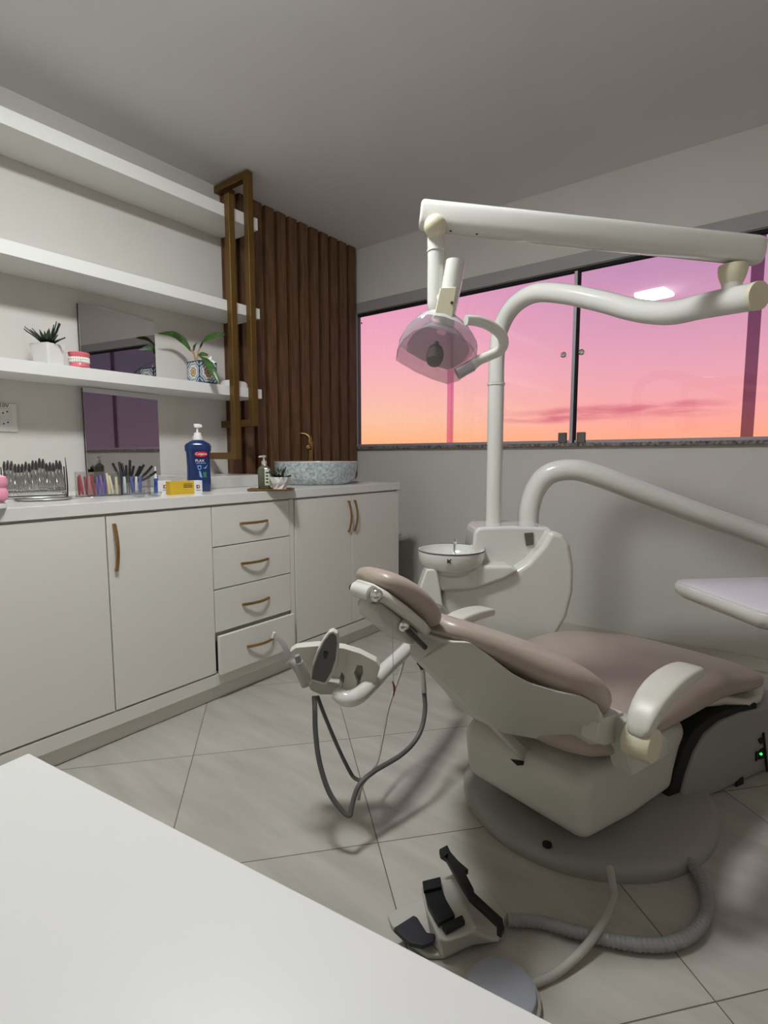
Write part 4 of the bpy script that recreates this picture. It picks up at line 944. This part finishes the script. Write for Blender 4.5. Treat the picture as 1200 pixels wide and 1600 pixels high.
# ------------------------------------------------------------------ dusk sky
wd = bpy.data.worlds.new('dusk_sky'); scene.world = wd; wd.use_nodes = True; nt = wd.node_tree; nt.nodes.clear()
N = nt.nodes.new; L = nt.links.new
def mth(op, a, b=None, c=None, clamp=False):
    n = N('ShaderNodeMath'); n.operation = op; n.use_clamp = clamp
    for i, x in enumerate((a, b, c)):
        if x is None: continue
        if isinstance(x, (int, float)): n.inputs[i].default_value = x
        else: L(x, n.inputs[i])
    return n.outputs[0]
tc = N('ShaderNodeTexCoord'); sep = N('ShaderNodeSeparateXYZ'); L(tc.outputs['Generated'], sep.inputs[0])
az = mth('ARCTAN2', sep.outputs[0], sep.outputs[1]); el = mth('ARCSINE', sep.outputs[2])
def ramp(fac, pts):
    r = N('ShaderNodeValToRGB'); cr = r.color_ramp
    cr.elements[0].position = pts[0][0]; cr.elements[0].color = (*s2l(pts[0][1]), 1); cr.elements[1].position = pts[-1][0]; cr.elements[1].color = (*s2l(pts[-1][1]), 1)
    for p, c in pts[1:-1]:
        e = cr.elements.new(p); e.color = (*s2l(c), 1)
    L(fac, r.inputs[0]); return r.outputs[0]
ef = mth('DIVIDE', el, .5, clamp=True)
left = ramp(ef, [(0,(252,168,116)),(.06,(253,190,136)),(.14,(250,200,164)),(.28,(246,186,182)),(.42,(240,172,190)),(.62,(222,158,188)),(1,(196,146,184))])
right = ramp(ef, [(0,(255,170,118)),(.07,(252,170,136)),(.16,(244,168,162)),(.3,(228,164,178)),(.45,(210,154,180)),(.62,(188,142,178)),(1,(160,124,166))])
dusk = ramp(ef, [(0,(106,84,96)),(.3,(82,72,88)),(1,(74,66,84))])
def mixc(f, a, b):
    m = N('ShaderNodeMix'); m.data_type = 'RGBA'; L(f, m.inputs[0]) if not isinstance(f, float) else setattr(m.inputs[0], 'default_value', f); L(a, m.inputs[6]); L(b, m.inputs[7]); return m.outputs[2]
def sstep(x, a, b):
    n = N('ShaderNodeMapRange'); n.interpolation_type = 'SMOOTHSTEP'; n.inputs[1].default_value = a; n.inputs[2].default_value = b; L(x, n.inputs[0]); return n.outputs[0]
c1_ = mixc(sstep(az, -.68, -.15), left, right)
c2_ = mixc(sstep(az, .15, .75), c1_, dusk)
# wisps of cloud low over the horizon
mp = N('ShaderNodeCombineXYZ'); L(mth('MULTIPLY', az, 9.0), mp.inputs[0]); L(mth('MULTIPLY', el, 60.0), mp.inputs[1])
nz = N('ShaderNodeTexNoise'); nz.inputs['Scale'].default_value = 1.0; nz.inputs['Detail'].default_value = 5; L(mp.outputs[0], nz.inputs['Vector'])
nz2 = N('ShaderNodeTexNoise'); nz2.inputs['Scale'].default_value = .55; nz2.inputs['Detail'].default_value = 2; L(mp.outputs[0], nz2.inputs['Vector'])
elw = mth('SUBTRACT', el, mth('MULTIPLY_ADD', mth('ADD', az, .28), .035, .074))
elw = mth('SUBTRACT', elw, mth('MULTIPLY', mth('SUBTRACT', nz2.outputs[0], .5), .03))
band = mth('SUBTRACT', 1.0, sstep(mth('ABSOLUTE', elw), .002, .017))
span = mth('MULTIPLY', sstep(az, -.50, -.36), mth('SUBTRACT', 1.0, sstep(az, -.16, -.06)))
cm = mth('MULTIPLY', mth('MULTIPLY', band, span), sstep(nz.outputs[0], .3, .56))
cl_ = N('ShaderNodeRGB'); cl_.outputs[0].default_value = (*s2l((212,110,126)), 1)
c3_ = mixc(mth('MULTIPLY', cm, .95), c2_, cl_.outputs[0])
gr_ = N('ShaderNodeRGB'); gr_.outputs[0].default_value = (*s2l((58,50,48)), 1)
c4_ = mixc(sstep(el, -.012, -.002), gr_.outputs[0], c3_)
bg = N('ShaderNodeBackground'); L(c4_, bg.inputs[0]); bg.inputs[1].default_value = 1.22
wo = N('ShaderNodeOutputWorld'); L(bg.outputs[0], wo.inputs[0])

vs = scene.view_settings
vs.view_transform = 'Standard'; vs.look = 'None'; vs.exposure = 0; vs.gamma = 1; vs.use_curve_mapping = False
